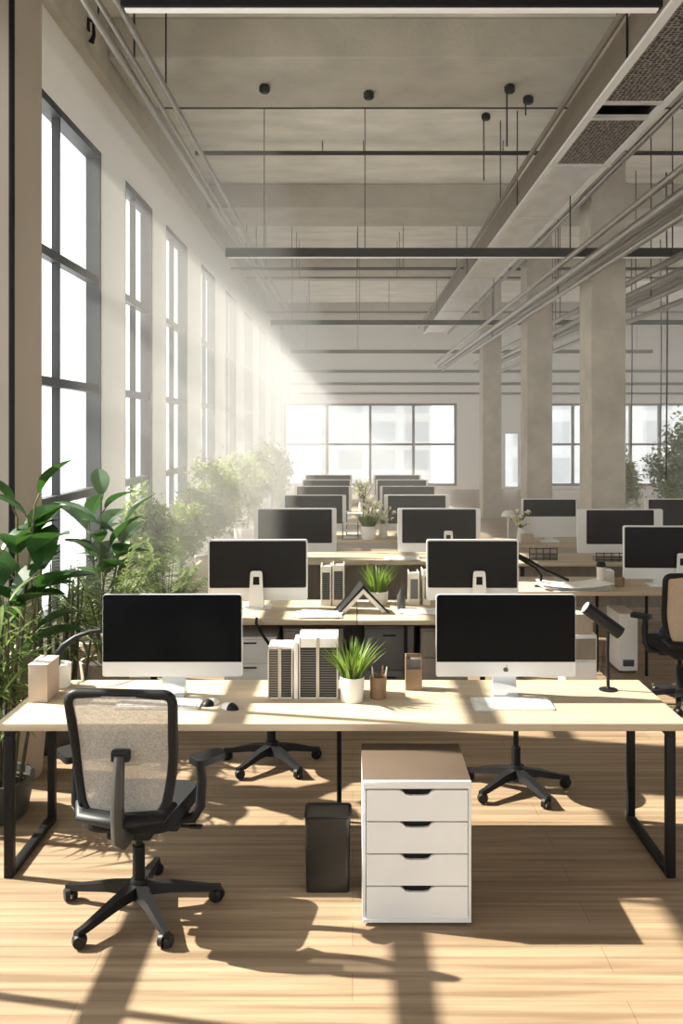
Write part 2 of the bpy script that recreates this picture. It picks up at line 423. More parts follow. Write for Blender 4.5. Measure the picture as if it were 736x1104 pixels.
for yy in (2.5, 7.5, 13.0, 19.5):
    for xx in (X0-.01, X1+.01): obj('hanger', cyl(bm_(), (xx, yy, Z0), (xx, yy, 1.30), .008, n=6), 'black', t)
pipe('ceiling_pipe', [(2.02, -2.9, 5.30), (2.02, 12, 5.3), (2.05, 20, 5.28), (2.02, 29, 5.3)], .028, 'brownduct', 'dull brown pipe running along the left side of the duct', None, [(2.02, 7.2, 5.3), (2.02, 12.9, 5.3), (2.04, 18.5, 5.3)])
pipe('ceiling_pipe', [(2.95, -2.9, 5.12), (2.93, 12, 5.1), (2.95, 29, 5.12)], .035, 'steelpipe', 'steel pipe hugging the right side of the duct', None, [(2.95, 8.2, 5.1), (2.94, 14.9, 5.1), (2.95, 19.5, 5.1)])
# linear lights
LB = [(5.36, 4.6, -1.31, 1.75, 'nearest black linear light at the top of the photo'), (12.28, 4.45, -1.65, 9.5, 'thick black linear light bar crossing in front of the near column'),
      (21.9, 4.62, -1.9, 9.5, 'second black linear light bar with a bright white underside'), (29.9, 4.6, -1.95, 9.5, 'farthest dark linear light bar before the far wall')]
for y, z, x0, x1, lab in LB:
    t = thing('linear_light', lab, 'lamp', ((x0+x1)/2, y, z), 0, 'linear lights across the room')
    h = (x1-x0)/2
    obj('housing', box(bm_(), -h, h, -.045, .045, -.03, .085, .006), 'black', t, False)
    obj('diffuser', box(bm_(), -h+.02, h-.02, -.024, .024, -.040, -.03), 'diffuser', t, False)
    for x in (.16-(x0+x1)/2, -h+.5, h-.5): obj('suspension_rod', cyl(bm_(), (x, 0, .08), (x, 0, ZSLAB-z), .006, n=6), 'black', t)
# small ceiling fittings
def fitting(x, y, lab, drop):
    t = thing('ceiling_fitting', lab, 'fitting', (x, y, 5.98 if y < 11 else ZSLAB))
    q = bm_(); lathe(q, [(.045, -.09), (.06, -.07), (.06, -.02), (.04, 0)], 12); obj('canopy', q, 'black', t)
    if drop:
        q = bm_(); cyl(q, (-.03, 0, -.06), (-.03, 0, -drop), .009, n=6); obj('rod', q, 'black', t)
fitting(-.97, 10.4, 'small black round fitting alone on the pale slab at left', 0)
fitting(1.73, 10.4, 'black ceiling fitting with a long thin rod left of the duct', .68)
fitting(2.0, 10.75, 'black ceiling fitting with a short rod beside the duct', .22)
fitting(.18, 10.6, 'tiny black fitting in the middle of the pale slab', 0)
fitting(1.5, 18.0, 'small black fitting behind the second beam', 0)
fitting(1.78, 12.6, 'slim black drop rod fitting left of the two larger ones', .9)
t = thing('wall_bracket', 'small black lever bracket on the concrete edge above the windows', 'bracket', (XL+.105, 8.9, 6.0))
obj('plate', box(bm_(), 0, .015, -.03, .03, -.06, .06, .004), 'black', t); obj('arm', tube(bm_(), [(.01, 0, .05), (.05, 0, .02), (.055, 0, -.10), (.03, 0, -.17)], [.012, .012, .02, .028], 8), 'black', t)
# hanging cables at right
for x, y, zb, lab in ((6.2, 21.0, 1.6, 'leftmost of three thin cables hanging right of the near column'), (6.85, 21.0, 1.5, 'middle of three thin cables hanging right of the near column'), (5.15, 15.5, 1.35, 'rightmost of three thin cables hanging by the right windows')):
    pipe('hanging_cable', [(x, y, ZSLAB), (x+.02, y, 4), (x, y, zb)], .013, 'black', lab, None, n=6, cat='cable')

# ------------------------------------------------------------------ desks
DT, DB = .757, .72
def desk(name_label, x0, x1, y0, dep, group, splits=(), panel=None, frames=True, legs=()):
    t = thing('desk', name_label, 'desk', ((x0+x1)/2, y0+dep/2, 0), 0, group)
    h = (x1-x0)/2; d = dep/2; cx = (x0+x1)/2
    xs = [-h]+[s-cx for s in splits]+[h]
    for a, c in zip(xs, xs[1:]):
        obj('tabletop', box(bm_(), a+(.003 if a > -h else 0), c-(.003 if c < h else 0), -d, d, DB, DT, .004), 'desk', t)
    if frames:
        for sx, ins in ((-1, .06), (1, .08)):
            x = sx*(h-ins)
            for yy, w in ((-d+.03, .045), (d-.12, .04)):
                obj('leg', box(bm_(), x-w/2, x+w/2, yy-.02, yy+.02, 0, DB-.03, .003), 'black', t)
            obj('foot_bar', box(bm_(), x-.022, x+.022, -d+.05, d-.14, 0, .035, .003), 'black', t)
            obj('top_bar', box(bm_(), x-.022, x+.022, -d+.01, d-.1, DB-.03, DB, .003), 'black', t)
    for lx, ly in legs:
        obj('leg', cyl(bm_(), (lx-cx, ly-y0-d, 0), (lx-cx, ly-y0-d, DB), .014, n=10), 'black', t)
    if panel:
        obj('modesty_panel', box(bm_(), -h+.15, h-.15, d-.14, d-.12, .16, DB, .003), panel, t)
    return t
desk('large pale oak desk in the foreground with black loop legs', -1.735, 1.63, 4.58, .80, None, legs=((-.075, 5.26),))
desk('pale oak desk of the second row behind the two front monitors', -1.55, 1.15, 7.05, .85, 'long office desks', splits=(.035,), panel='greypanel', legs=((.4, 7.12),))
desk('pale oak desk at right with white papers on it, beside the mesh chair', 1.42, 4.3, 8.28, .85, 'long office desks', legs=((1.62, 8.5), (2.2, 8.5), (2.6, 8.35)))
desk('pale desk of the third row behind the tented book', -1.4, 1.5, 10.15, .85, 'long office desks', panel='greywood')
desk('pale desk at right below the tilted stack of grey monitors', 1.75, 4.4, 10.05, .8, 'long office desks', panel='greywood')
desk('pale desk of the fourth row carrying the small green pot plant', -1.3, 1.6, 12.1, .85, 'long office desks')
desk('pale desk in front of the near concrete column', 1.85, 4.9, 11.62, .75, 'long office desks')
desk('pale desk of the fifth row from the front', -1.2, 1.6, 14.2, .8, 'long office desks')
desk('pale desk of the sixth row from the front', -1.1, 1.6, 16.0, .8, 'long office desks')
desk('pale desk of the seventh row, last before the far windows', -1.05, 1.6, 17.7, .8, 'long office desks')

# ------------------------------------------------------------------ monitors
def monitor_front(lab, loc, rz=0, emblem=False):
    t = thing('monitor', lab, 'monitor', loc, rz, 'front silver monitors')
    w = .373; z0, z1 = .105, .545
    b = bm_()
    poly = fillet([(-w, z0), (w, z0), (w, z1), (-w, z1)], [.012, .012, .02, .02], 4)
    prism(b, poly, .022, lambda u, v, q: (u, -.011+q, v))
    obj('housing', b, 'silver', t)
    b = bm_(); poly = fillet([(-.25, .15), (.25, .15), (.25, .5), (-.25, .5)], .08, 5)
    prism(b, poly, .025, lambda u, v, q: (u*(1-q*6), .0112+q, .32+(v-.32)*(1-q*6)))
    obj('rear_bulge', b, 'silver', t)
    b = bm_(); poly = fillet([(-w+.003, z0+.079), (w-.003, z0+.079), (w-.003, z1-.003), (-w+.003, z1-.003)], [.003, .003, .018, .018], 4)
    prism(b, poly, .003, lambda u, v, q: (u, -.0145+q, v)); obj('screen', b, 'screen', t)
    b = bm_()
    prof = [(-.06, .02), (.02, .012), (.045, .05), (.045, .3), (.03, .3), (.028, .07), (.012, .03), (-.06, .0)]
    # foot + upright of one bent plate
    box(b, -.066, .066, -.075, .055, 0, .008, .003)
    tube(b, [(0, -.03, .006), (0, .02, .02), (0, .046, .09), (0, .046, .3)], [.066, .064, .062, .06], 12, sy=.09, up=V((0, 1, 0)))
    b2 = bm_(); A = [(-.07, -.075), (.07, -.075), (.064, .05), (-.064, .05)]
    b.free(); b = bm_(); box(b, -.068, .068, -.075, .06, 0, .008, .003)
    prism(b, [(.045, .006), (.06, .006), (.055, .26), (.043, .26)], .126, lambda u, v, q: (q-.063, u, v))
    prism(b, [(-.01, .006), (.046, .006), (.046, .11), (.036, .06)], .126, lambda u, v, q: (q-.063, u, v))
    b2.free()
    obj('stand', b, 'silver', t)
    if emblem:
        b = bm_()
        a = []
        for i in range(24):
            th = 2*PI*i/24; r = .0135*(1+.08*math.cos(2*th)); px = r*math.cos(th); pz = r*math.sin(th)
            if abs(th-.2) < .5: px *= .72
            if abs(th-PI/2) < .2: pz *= .85
            a.append((px, pz))
        prism(b, a, .002, lambda u, v, q: (u, -.0128+q, .143+v))
        lf = fillet([(.000, .0), (.006, .004), (.008, .010), (.002, .006)], .001, 2)
        prism(b, lf, .002, lambda u, v, q: (u, -.0128+q, .158+v))
        obj('emblem', b, 'greypl', t, label='small dark fruit shaped emblem')
    return t
monitor_front('silver monitor at left on the front desk, beside the curved black lamp', (-.965, 5.06, DT))
monitor_front('silver monitor at right on the front desk with dark emblem on its chin', (.82, 5.06, DT), emblem=True)

def monitor_back(lab, loc, rz=0, w=.37, border=.012, bside=0, handle=True, hx=0., group='grey office monitors', wide=False, chin=.10):
    t = thing('monitor', lab, 'monitor', loc, rz, group)
    z0, z1 = .06, .545
    b = bm_()
    l, r = -w-border-(bside if bside > 0 else 0), w+border+(-bside if bside < 0 else 0)
    poly = fillet([(l, z0), (r, z0), (r, z1), (l, z1)], .022, 4)
    prism(b, poly, .03, lambda u, v, q: (u, -.01+q, v)); obj('housing', b, 'whitepl', t)
    b = bm_(); poly = fillet([(-w, z0+chin), (w, z0+chin), (w, z1-.012), (-w, z1-.012)], .015, 4)
    prism(b, poly, .004, lambda u, v, q: (u, -.014+q, v)); obj('screen', b, 'screen_far', t)
    b = bm_(); box(b, -.11, .11, -.09, .09, 0, .012, .005); box(b, -.05, .05, .02, .035, .01, .3, .004)
    obj('stand', b, 'whitepl', t)
    if handle:
        # white arm in front with a cable hole through it
        b = bm_()
        def f(u, v, q): return (hx+u, -.05+q-.03*(.5-v), v)
        wb, wt, zt_ = .062, .046, .30
        zh0, zh1 = .19, .255
        prism(b, [(-wb, .012), (wb, .012), (wt+.006, zh0), (-wt-.006, zh0)], .014, f)
        prism(b, [(-wt-.006, zh0), (-.026, zh0), (-.024, zh1), (-wt-.003, zh1)], .014, f)
        prism(b, [(.026, zh0), (wt+.006, zh0), (wt+.003, zh1), (.024, zh1)], .014, f)
        prism(b, fillet([(-wt-.003, zh1), (wt+.003, zh1), (wt, zt_), (-wt, zt_)], [0, 0, .02, .02], 4), .014, f)
        obj('rear_arm', b, 'whitepl', t, label='white arm with a cable hole')
        b = bm_(); prism(b, [(-.028, zh0-.002), (.028, zh0-.002), (.026, zh1+.002), (-.026, zh1+.002)], .006, lambda u, v, q: (hx+u, -.040+q-.03*(.5-v), v)); obj('cable_hole', b, 'black', t)
    return t
def mon(px, y): return ((px-380)*y/1017., y, DT)
monitor_back('second row monitor at left with a tall white rear arm and cable hole', mon(278, 7.55), .03, w=.385, bside=0, hx=-.01)
monitor_back('second row monitor at right with a white rear arm, behind the emblem monitor', mon(509, 7.55), -.02, w=.355, hx=.05)
monitor_back('third row monitor at left, dark with a white body', mon(318, 10.5), w=.41, border=.05, handle=False)
monitor_back('third row monitor at right with a small white rear arm', mon(473, 10.5), w=.41, border=.05, hx=.1)
monitor_back('fourth row monitor at left of the white blossoms', mon(338, 12.65), w=.385, border=.05, handle=False)
monitor_back('fourth row monitor at right of the white blossoms', mon(449, 12.65), w=.385, border=.05, handle=False)
monitor_back('fifth row monitor at left, partly hazy', mon(348, 14.6), w=.40, border=.04, handle=False)
monitor_back('fifth row monitor at right, partly hazy', mon(440, 14.6), w=.40, border=.04, handle=False)
monitor_back('sixth row hazy monitor at left', mon(352, 16.4), w=.40, border=.03, handle=False)
monitor_back('sixth row hazy monitor at right', mon(433, 16.4), w=.42, border=.03, handle=False)
monitor_back('farthest hazy monitor at left below the far windows', mon(354, 18.1), w=.42, border=.03, handle=False)
monitor_back('farthest hazy monitor at right below the far windows', mon(428, 18.1), w=.42, border=.03, handle=False)
monitor_back('monitor on the right desk above the mesh chair, with white arm and hole', mon(711, 8.62), -.04, w=.32, hx=.19)
monitor_back('wide dark monitor directly in front of the near concrete column', mon(668, 10.4), w=.37, border=.10, bside=0, handle=False)
monitor_back('greyish monitor left of the near column on the right side of the room', mon(592, 11.95), w=.33, border=.02, handle=False, chin=.26)
monitor_back('small brownish monitor at the right edge behind the other screens', mon(726, 11.95), w=.32, border=.05, handle=False)

# ------------------------------------------------------------------ office chairs
def five_star(t, rads=.33, ph=0., hubz=.10, spoke='blackpl'):
    b = bm_()
    angs = [math.radians(p) for p in ph] if isinstance(ph, tuple) else [ph+2*PI*k/5 for k in range(5)]
    for k in range(5):
        a = angs[k]; d = V((math.cos(a), math.sin(a), 0)); s = V((-d.y, d.x, 0))
        secs = [(.02, .036, hubz+.035, .05), (.14, .028, hubz+.02, .04), (rads-.03, .017, hubz-.018, .028), (rads+.02, .016, hubz-.024, .02)]
        rings = []
        for r, w, z, h in secs:
            rings.append([bm.verts.new(d*r+s*u+V((0, 0, zz))) for bm in (b,) for u, zz in ((-w, z-h), (w, z-h), (w*.8, z), (-w*.8, z))])
        for A, B in zip(rings, rings[1:]):
            for j in range(4): b.faces.new((A[j], A[(j+1) % 4], B[(j+1) % 4], B[j]))
        b.faces.new(rings[0][::-1]); b.faces.new(rings[-1])
    cyl(b, (0, 0, hubz-.035), (0, 0, hubz+.05), .048, .036, 20)
    obj('star_base', b, spoke, t)
    for k in range(5):
        a = angs[k]; d = V((math.cos(a), math.sin(a), 0)); s = V((-d.y, d.x, 0)); c = d*rads
        b = bm_(); z = .032
        ax = (s*.7+d*.7).normalized()
        for sg in (-1, 1):
            p = c+ax*sg*.006+V((0, 0, z)); q = c+ax*sg*.028+V((0, 0, z))
            cyl(b, p, q, .032, .026, 16)
        cyl(b, c+V((0, 0, .03)), c+V((0, 0, hubz-.03)), .011, n=8)
        obj('caster', b, 'blackpl', t)
def task_chair(lab, loc, rz, meshm='mesh', ph=-.95, group=None, rads=.33):
    t = thing('office_chair', lab, 'chair', loc, rz, group)
    five_star(t, rads, ph)
    b = bm_(); cyl(b, (0, 0, .11), (0, 0, .30), .028, n=16); cyl(b, (0, 0, .29), (0, 0, .40), .017, n=16); obj('gas_lift', b, 'black', t)
    b = bm_(); box(b, -.10, .10, -.16, .12, .385, .435, .015); box(b, -.21, .21, -.12, -.06, .415, .445, .008); box(b, -.21, .21, .08, .13, .415, .445, .008)
    obj('tilt_mechanism', b, 'blackpl', t)
    b = bm_(); cyl(b, (.1, -.03, .41), (.27, -.03, .405), .008, n=8); box(b, .24, .30, -.045, -.015, .398, .412, .005); obj('lever', b, 'blackpl', t)
    # seat
    b = bm_(); poly = fillet([(-.20, -.22), (.20, -.22), (.245, .24), (-.245, .24)], [.09, .09, .10, .10], 7)
    for (s0, z0), (s1, z1) in (((.93, .440), (1, .455)), ((1, .455), (1, .495)), ((1, .495), (.955, .515))):
        A = [b.verts.new((u*s0, v*s0, z0)) for u, v in poly]; B = [b.verts.new((u*s1, v*s1, z1)) for u, v in poly]
        for i in range(len(poly)): b.faces.new((A[i], A[(i+1) % len(poly)], B[(i+1) % len(poly)], B[i]))
        if z0 == .440: b.faces.new(A[::-1])
        if z1 == .515: b.faces.new(B)
    bmesh.ops.remove_doubles(b, verts=b.verts[:], dist=1e-5)
    obj('seat', b, 'seatfab', t)
    # back
    def by(z): return -.215-.05*(z-.55)/.5-.035*math.sin(max(0, min(1, (z-.52)/.5))*PI)*-1
    poly = fillet([(-.165, .50), (.165, .50), (.205, .66), (.228, 1.06), (-.228, 1.06), (-.205, .66)], [.10, .10, .12, .05, .05, .12], 8)
    b = bm_(); tube(b, [(u, by(v), v) for u, v in poly], .022, 10, closed=True, sy=1.0)
    obj('back_frame', b, 'blackpl', t)
    b = bm_(); rows = []
    zs = [.505+(1.055-.505)*i/26 for i in range(27)]
    def ext(z):
        xs = []
        for i in range(len(poly)):
            (u0, v0), (u1, v1) = poly[i-1], poly[i]
            if (v0-z)*(v1-z) <= 0 and v0 != v1: xs.append(u0+(u1-u0)*(z-v0)/(v1-v0))
        return max(xs) if xs else .12
    for z in zs:
        e = ext(z); rows.append([b.verts.new((e*s, by(z)-.004-.02*(1-s*s)*1, z)) for s in (-1, -.75, -.5, -.25, 0, .25, .5, .75, 1)])
    for A, B in zip(rows, rows[1:]):
        for j in range(8): b.faces.new((A[j], A[j+1], B[j+1], B[j]))
    obj('mesh_back', b, meshm, t)
    # spine
    b = bm_(); pts = [(0, -.10, .425), (0, -.22, .425), (0, -.29, .47), (0, -.305, .56), (0, -.295, .70), (0, -.275, .80)]
    tube(b, pts, [.045, .048, .048, .044, .040, .036], 14, sy=.62, up=V((1, 0, 0)))
    obj('spine', b, 'greypl', t)
    b = bm_(); box(b, -.04, .04, -.28, -.235, .77, .82, .01); obj('spine_clamp', b, 'blackpl', t)
    # tray behind seat rear (back lower pan)
    b = bm_(); tube(b, [(-.20, -.17, .56), (-.17, -.24, .53), (0, -.27, .52), (.17, -.24, .53), (.20, -.17, .56)], [.03, .045, .05, .045, .03], 12, sy=.55); obj('lower_shell', b, 'blackpl', t)
    for s in (-1, 1):
        b = bm_(); tube(b, [(s*.16, -.02, .43), (s*.255, -.02, .44), (s*.285, -.01, .49), (s*.29, .0, .60), (s*.282, .0, .70)], [.02, .024, .024, .022, .02], 10)
        arm = obj('armrest_post', b, 'blackpl', t)
        b = bm_(); pl = fillet([(s*.225, -.02), (s*.30, -.10), (s*.40, .03), (s*.345, .10)], .03, 4)
        if s < 0: pl = pl[::-1]
        prism(b, pl, .03, lambda u, v, q: (u+s*.02*(v < 0)*0, v, .69+q)); obj('armrest_pad', b, 'blackpl', arm)
    return t
task_chair('black office chair with pale mesh back standing in front of the desk', (-.97, 4.28, 0), math.radians(-4), ph=(-117, -55, 19, 93, 168), rads=.352)
task_chair('black office chair with tan mesh back at the right edge of the photo', (2.60, 7.5, 0), math.radians(4), 'tan_mesh', ph=.5)
tag(obj('jacket', (lambda b: (tube(b, [(0, 0, 0), (.06, .04, .02), (.13, .05, .01), (.2, .02, -.01)], [.02, .06, .065, .03], 12, sy=.55), b)[1])(bm_()), 'blue'), 'bundled navy blue cloth on the seat of the right chair', 'cloth').location = (2.44, 7.50, .555)

def stool(lab, loc, rz, ph):
    t = thing('swivel_stool', lab, 'stool', loc, rz, 'swivel stools across the front desk')
    five_star(t, .31, ph)
    b = bm_(); cyl(b, (0, 0, .11), (0, 0, .26), .028, n=16); cyl(b, (0, 0, .25), (0, 0, .42), .016, n=16); obj('gas_lift', b, 'black', t)
    b = bm_(); box(b, -.12, .12, -.12, .12, .40, .425, .01); obj('mechanism', b, 'blackpl', t)
    b = bm_(); lathe(b, [(.17, .425), (.205, .44), (.21, .47), (.195, .49), (.10, .497)], 28); obj('seat', b, 'seatfab', t)
    return t
stool('black five star swivel stool seen under the desk at left, by the bin', (-.53, 6.15, 0), 0, .35)
stool('black five star swivel stool seen under the desk at right, behind the drawers', (.99, 5.72, 0), 0, -1.15)

# ------------------------------------------------------------------ drawer unit and bin
t = thing('drawer_unit', 'white drawer unit with four drawers and scooped handles under the desk', 'drawer unit', (.283, 4.155, 0))
w, d, h = .240, .50, .637
b = bm_(); th = .014
box(b, -w, -w+th, .004, d, .02, h-.016, .002); box(b, w-th, w, .004, d, .02, h-.016, .002); box(b, -w+th, w-th, .004, d, .02, .04); box(b, -w+th, w-th, d-.012, d, .04, h-.016)
box(b, -w, w, 0, .02, .012, .03, .002)
obj('carcass', b, 'whitelac', t)
obj('top_panel', box(bm_(), -w, w, 0.0, d, h-.016, h, .003), 'shaded_top', t)
obj('front_rail', box(bm_(), -w, w, -.004, .012, h-.034, h+.0015, .004), 'whitelac', t)
b = bm_(); box(b, -w+.02, w-.02, .02, d-.03, 0, .02); obj('plinth', b, 'black', t)
zt, gap = h-.04, .006
hh = (zt-.036-3*gap)/4
for k in range(4):
    z1 = zt-k*(hh+gap); z0 = z1-hh
    hw, hd = w-th-.003, .020
    dr = obj('drawer', (lambda bb: prism(bb, [(-hw, z0), (hw, z0), (hw, z1)]+[(.078, z1), (.064, z1-.006), (.050, z1-hd), (.03, z1-hd-.003), (-.03, z1-hd-.003), (-.050, z1-hd), (-.064, z1-.006), (-.078, z1)]+[(-hw, z1)], .016, lambda u, v, q: (u, q-.002, v)))(bm_()), 'whitelac', t, False)
    b = bm_(); box(b, -.085, .085, .020, .035, z1-.04, z1+.002); obj('handle_recess', b, 'black', dr, False)

t = thing('waste_bin', 'dark metal rectangular waste bin beside the white drawer unit', 'bin', (-.118, 4.53, 0))
b = bm_(); hw, hd = .108, .085
def ring(s, z): return [b.verts.new((u, v, z)) for u, v in fillet([(-hw*s, -hd*s), (hw*s, -hd*s), (hw*s, hd*s), (-hw*s, hd*s)], .022, 5)]
rs = [ring(.95, 0), ring(1, .355), ring(.955, .355), ring(.90, .03)]
for A, B in zip(rs, rs[1:]):
    for i in range(len(A)): b.faces.new((A[i], A[(i+1) % len(A)], B[(i+1) % len(B)], B[i]))
b.faces.new(rs[0][::-1]); b.faces.new(rs[-1])
obj('body', b, 'bin', t)
b = bm_(); poly = fillet([(-hw*.94, -hd*.94), (hw*.94, -hd*.94), (hw*.94, hd*.94), (-hw*.94, hd*.94)], .02, 5)
prism(b, poly, .006, lambda u, v, q: (u, v, .335+q+.01*v/hd)); obj('lid', b, 'greypl', t)
b = bm_(); tube(b, [(u, v-.0, .355) for u, v in fillet([(-hw, -hd), (hw, -hd), (hw, hd), (-hw, hd)], .022, 5)], .005, 6, closed=True); obj('rim', b, 'black', t)

# ------------------------------------------------------------------ desk items
def keyboard(lab, x0, x1, y0, y1, mk='whitepl'):
    t = thing('keyboard', lab, 'keyboard', ((x0+x1)/2, (y0+y1)/2, DT))
    w, d = (x1-x0)/2, (y1-y0)/2
    b = bm_(); prism(b, fillet([(-w, -d), (w, -d), (w, d), (-w, d)], .012, 3), 1, lambda u, v, q: (u, v, q*(.007+.008*(v+d)/(2*d)))); obj('base', b, 'silver', t)
    b = bm_()
    for r in range(5):
        for c in range(14):
            if r == 0 and 4 <= c <= 8:
                continue
            kx = -w+.012+c*(2*w-.024)/14; ky = -d+.01+r*(2*d-.02)/5; z = .007+.008*(ky+d)/(2*d)
            box(b, kx+.0015, kx+(2*w-.024)/14-.0015, ky+.0015, ky+(2*d-.02)/5-.0015, z, z+.004)
    kx0 = -w+.012+4*(2*w-.024)/14
    box(b, kx0, kx0+5*(2*w-.024)/14-.002, -d+.0115, -d+.01+(2*d-.02)/5, .007, .012)
    obj('keys', b, 'paper', t, False)
keyboard('white keyboard lying in front of the emblem monitor', .62, 1.03, 4.79, 4.98)
keyboard('white keyboard half hidden behind the mesh chair', -1.22, -.785, 4.80, 4.97)
def mouse(lab, x, y, rz):
    t = thing('computer_mouse', lab, 'mouse', (x, y, DT), rz)
    b = bm_(); bmesh.ops.create_uvsphere(b, u_segments=20, v_segments=12, radius=1); 
    bmesh.ops.bisect_plane(b, geom=b.verts[:]+b.edges[:]+b.faces[:], plane_co=(0, 0, 0), plane_no=(0, 0, -1), clear_outer=True)
    bmesh.ops.scale(b, vec=(.032, .055, .03), verts=b.verts[:]); bmesh.ops.holes_fill(b, edges=b.edges[:]); obj('shell', b, 'whitepl', t)
    obj('button_pad', (lambda bb: (bmesh.ops.create_uvsphere(bb, u_segments=16, v_segments=8, radius=1), bmesh.ops.bisect_plane(bb, geom=bb.verts[:]+bb.edges[:]+bb.faces[:], plane_co=(0, -.2, 0), plane_no=(0, 1, 0), clear_outer=True), bmesh.ops.bisect_plane(bb, geom=bb.verts[:]+bb.edges[:]+bb.faces[:], plane_co=(0, 0, 0), plane_no=(0, 0, -1), clear_outer=True), bmesh.ops.scale(bb, vec=(.0345, .058, .0325), verts=bb.verts[:]), bb)[-1])(bm_()), 'blackpl', t)
mouse('small white and black mouse right of the left keyboard', -.63, 4.83, .9)
mouse('small mouse touching the right end of the left keyboard', -.735, 4.90, -.6)

def file_holder(lab, x0, x1, h, ynear, sheets, solid_top, dep=.20):
    t = thing('file_holder', lab, 'file holder', ((x0+x1)/2, ynear+dep/2, DT), 0, 'file holders on the front desk')
    w = (x1-x0)/2; d = dep/2; e = .007
    b = bm_(); box(b, -w, -w+e, -d, d, 0, h, .002); box(b, w-e, w, -d, d, 0, h, .002); box(b, -w+e, w-e, d-e, d, 0, h); box(b, -w+e, w-e, -d+.002, d-e, 0, e)
    obj('case', b, 'cream', t)
    b = bm_(); n = 5
    box(b, -w+e+.002, w-e-.002, -d+.006, d-e-.004, e, h-solid_top-.006); obj('papers', b, sheets, t, False)
    if solid_top:
        obj('top_label_board', box(bm_(), -w+e+.001, w-e-.001, -d+.004, d-e-.004, h-solid_top, h-.004, .002), 'paper', t)
    else:
        obj('top_board', box(bm_(), -w+e+.001, w-e-.001, -d+.003, d-e-.002, h-.006, h+.002, .001), 'cream', t)
file_holder('short cream file holder with tan papers, leftmost of the four', -.450, -.388, .268, 5.0, 'sheets_light', 0)
file_holder('short cream file holder with dark papers, second from left', -.386, -.318, .268, 5.0, 'sheets', 0)
file_holder('tall file holder with white top, third from left', -.285, -.186, .325, 5.0, 'sheets', .055)
file_holder('tall file holder with white top, right beside the grass pot', -.184, -.078, .325, 5.0, 'sheets', .055)
tag(obj('notebook', box(bm_(), -.312, -.290, 5.0, 5.19, DT, DT+.30, .004), 'paper'), 'thin white notebook standing between the short and tall file holders', 'notebook')

def grass_pot(lab, loc, r, hp, hg, n, seed, spread=.09, wid=.006, group='small potted grasses'):
    rr = random.Random(seed)
    t = thing('potted_grass', lab, 'plant', loc, 0, group)
    b = bm_(); lathe(b, [(r*.86, 0), (r*.9, .004), (r, hp-.003), (r*.98, hp), (r*.9, hp), (r*.88, hp-.02)], 28); obj('pot', b, 'ceramic', t)
    b = bm_(); lathe(b, [(r*.87, hp-.03), (r*.86, hp-.018), (r*.3, hp-.012)], 20); obj('soil', b, 'soil', t)
    b = bm_()
    for i in range(n):
        a = rr.uniform(0, 2*PI); q = rr.uniform(0, 1)**.6*r*.75; L = hg*rr.uniform(.6, 1.05); s = spread*rr.uniform(.3, 1.25)
        d = V((math.cos(a), math.sin(a), 0)); base = d*q+V((0, 0, hp-.02)); sd = V((-d.y, d.x, 0)); sd.rotate(Matrix.Rotation(rr.uniform(-1.2, 1.2), 3, 'Z'))
        prev = None
        for k in range(5):
            u = k/4; p = base+d*s*(u**1.6)+V((0, 0, L*(u-.10*u*u*rr.uniform(0, 1)))); ww = wid*(1-u**1.8)+.0004
            cur = (b.verts.new(p-sd*ww), b.verts.new(p+sd*ww))
            if prev: b.faces.new((prev[0], prev[1], cur[1], cur[0]))
            prev = cur
    obj('blades', b, 'grass', t)
    return t
grass_pot('small grass plant in white pot beside the file holders on the front desk', (-.003, 4.97, DT), .066, .128, .215, 170, 3, .12)
grass_pot('bright grass plant behind the tented book on the second row', (.21, 7.74, DT), .085, .10, .27, 150, 4, .14)
grass_pot('small green pot plant on the far desk between the monitor rows', (.205, 12.22, DT), .10, .17, .20, 150, 5, .16, .009)

def pen_cup(lab, loc):
    t = thing('pen_cup', lab, 'pen cup', loc)
    b = bm_(); r, h, n = .046, .115, 24
    lathe(b, [(r*.92, 0), (r, h), (r*.93, h), (r*.86, .008)], n); obj('cup', b, 'brownplastic', t)
    for i, (dx, dy, tx, c) in enumerate(((-.02, .0, -.012, 'cream'), (.012, .012, .012, 'brownplastic'), (.022, -.01, .022, 'cream'))):
        b = bm_(); cyl(b, (dx, dy, .012), (dx+tx, dy, .155), .0045, n=8); cyl(b, (dx+tx, dy, .155), (dx+tx*1.12, dy, .170), .0045, .001, 8)
        obj('pen', b, c, t)
pen_cup('smoky brown pen cup right of the grass pot', (.136, 5.02, DT))
t = thing('desk_organizer', 'small brown block shaped organizer left of the emblem monitor', 'organizer', (.335, 5.2, DT))
b = bm_(); box(b, -.045, .045, -.04, .04, 0, .012); box(b, -.045, -.039, -.04, .04, .012, .185); box(b, .039, .045, -.04, .04, .012, .185); box(b, -.039, .039, .034, .04, .012, .185); box(b, -.039, .039, -.04, -.034, .012, .115)
obj('case', b, 'brownplastic', t, False)
obj('divider', box(bm_(), -.0385, .0385, -.02, .03, .012, .165), 'greypanel', t, False)

# desk lamp at right: vertical pole, cylinder head
t = thing('desk_lamp', 'black desk lamp with cylinder head on a thin pole at right', 'lamp', (1.40, 5.17, DT))
b = bm_(); lathe(b, [(.05, 0), (.05, .006), (.012, .012), (.008, .02)], 24); obj('base', b, 'black', t)
b = bm_(); tube(b, [(0, 0, .01), (-.004, 0, .2), (0, 0, .33)], .009, 10); obj('pole', b, 'black', t)
b = bm_(); cyl(b, (-.125, -.01, .455), (.062, -.02, .315), .036, n=24); obj('head', b, 'blackpl', t)
b = bm_(); cyl(b, (-.129, -.01, .458), (-.122, -.01, .453), .031, n=24); obj('bulb_face', b, 'silver', t)
b = bm_(); cyl(b, (0, -.016, .32), (0, -.016, .36), .013, n=10); obj('joint', b, 'black', t)
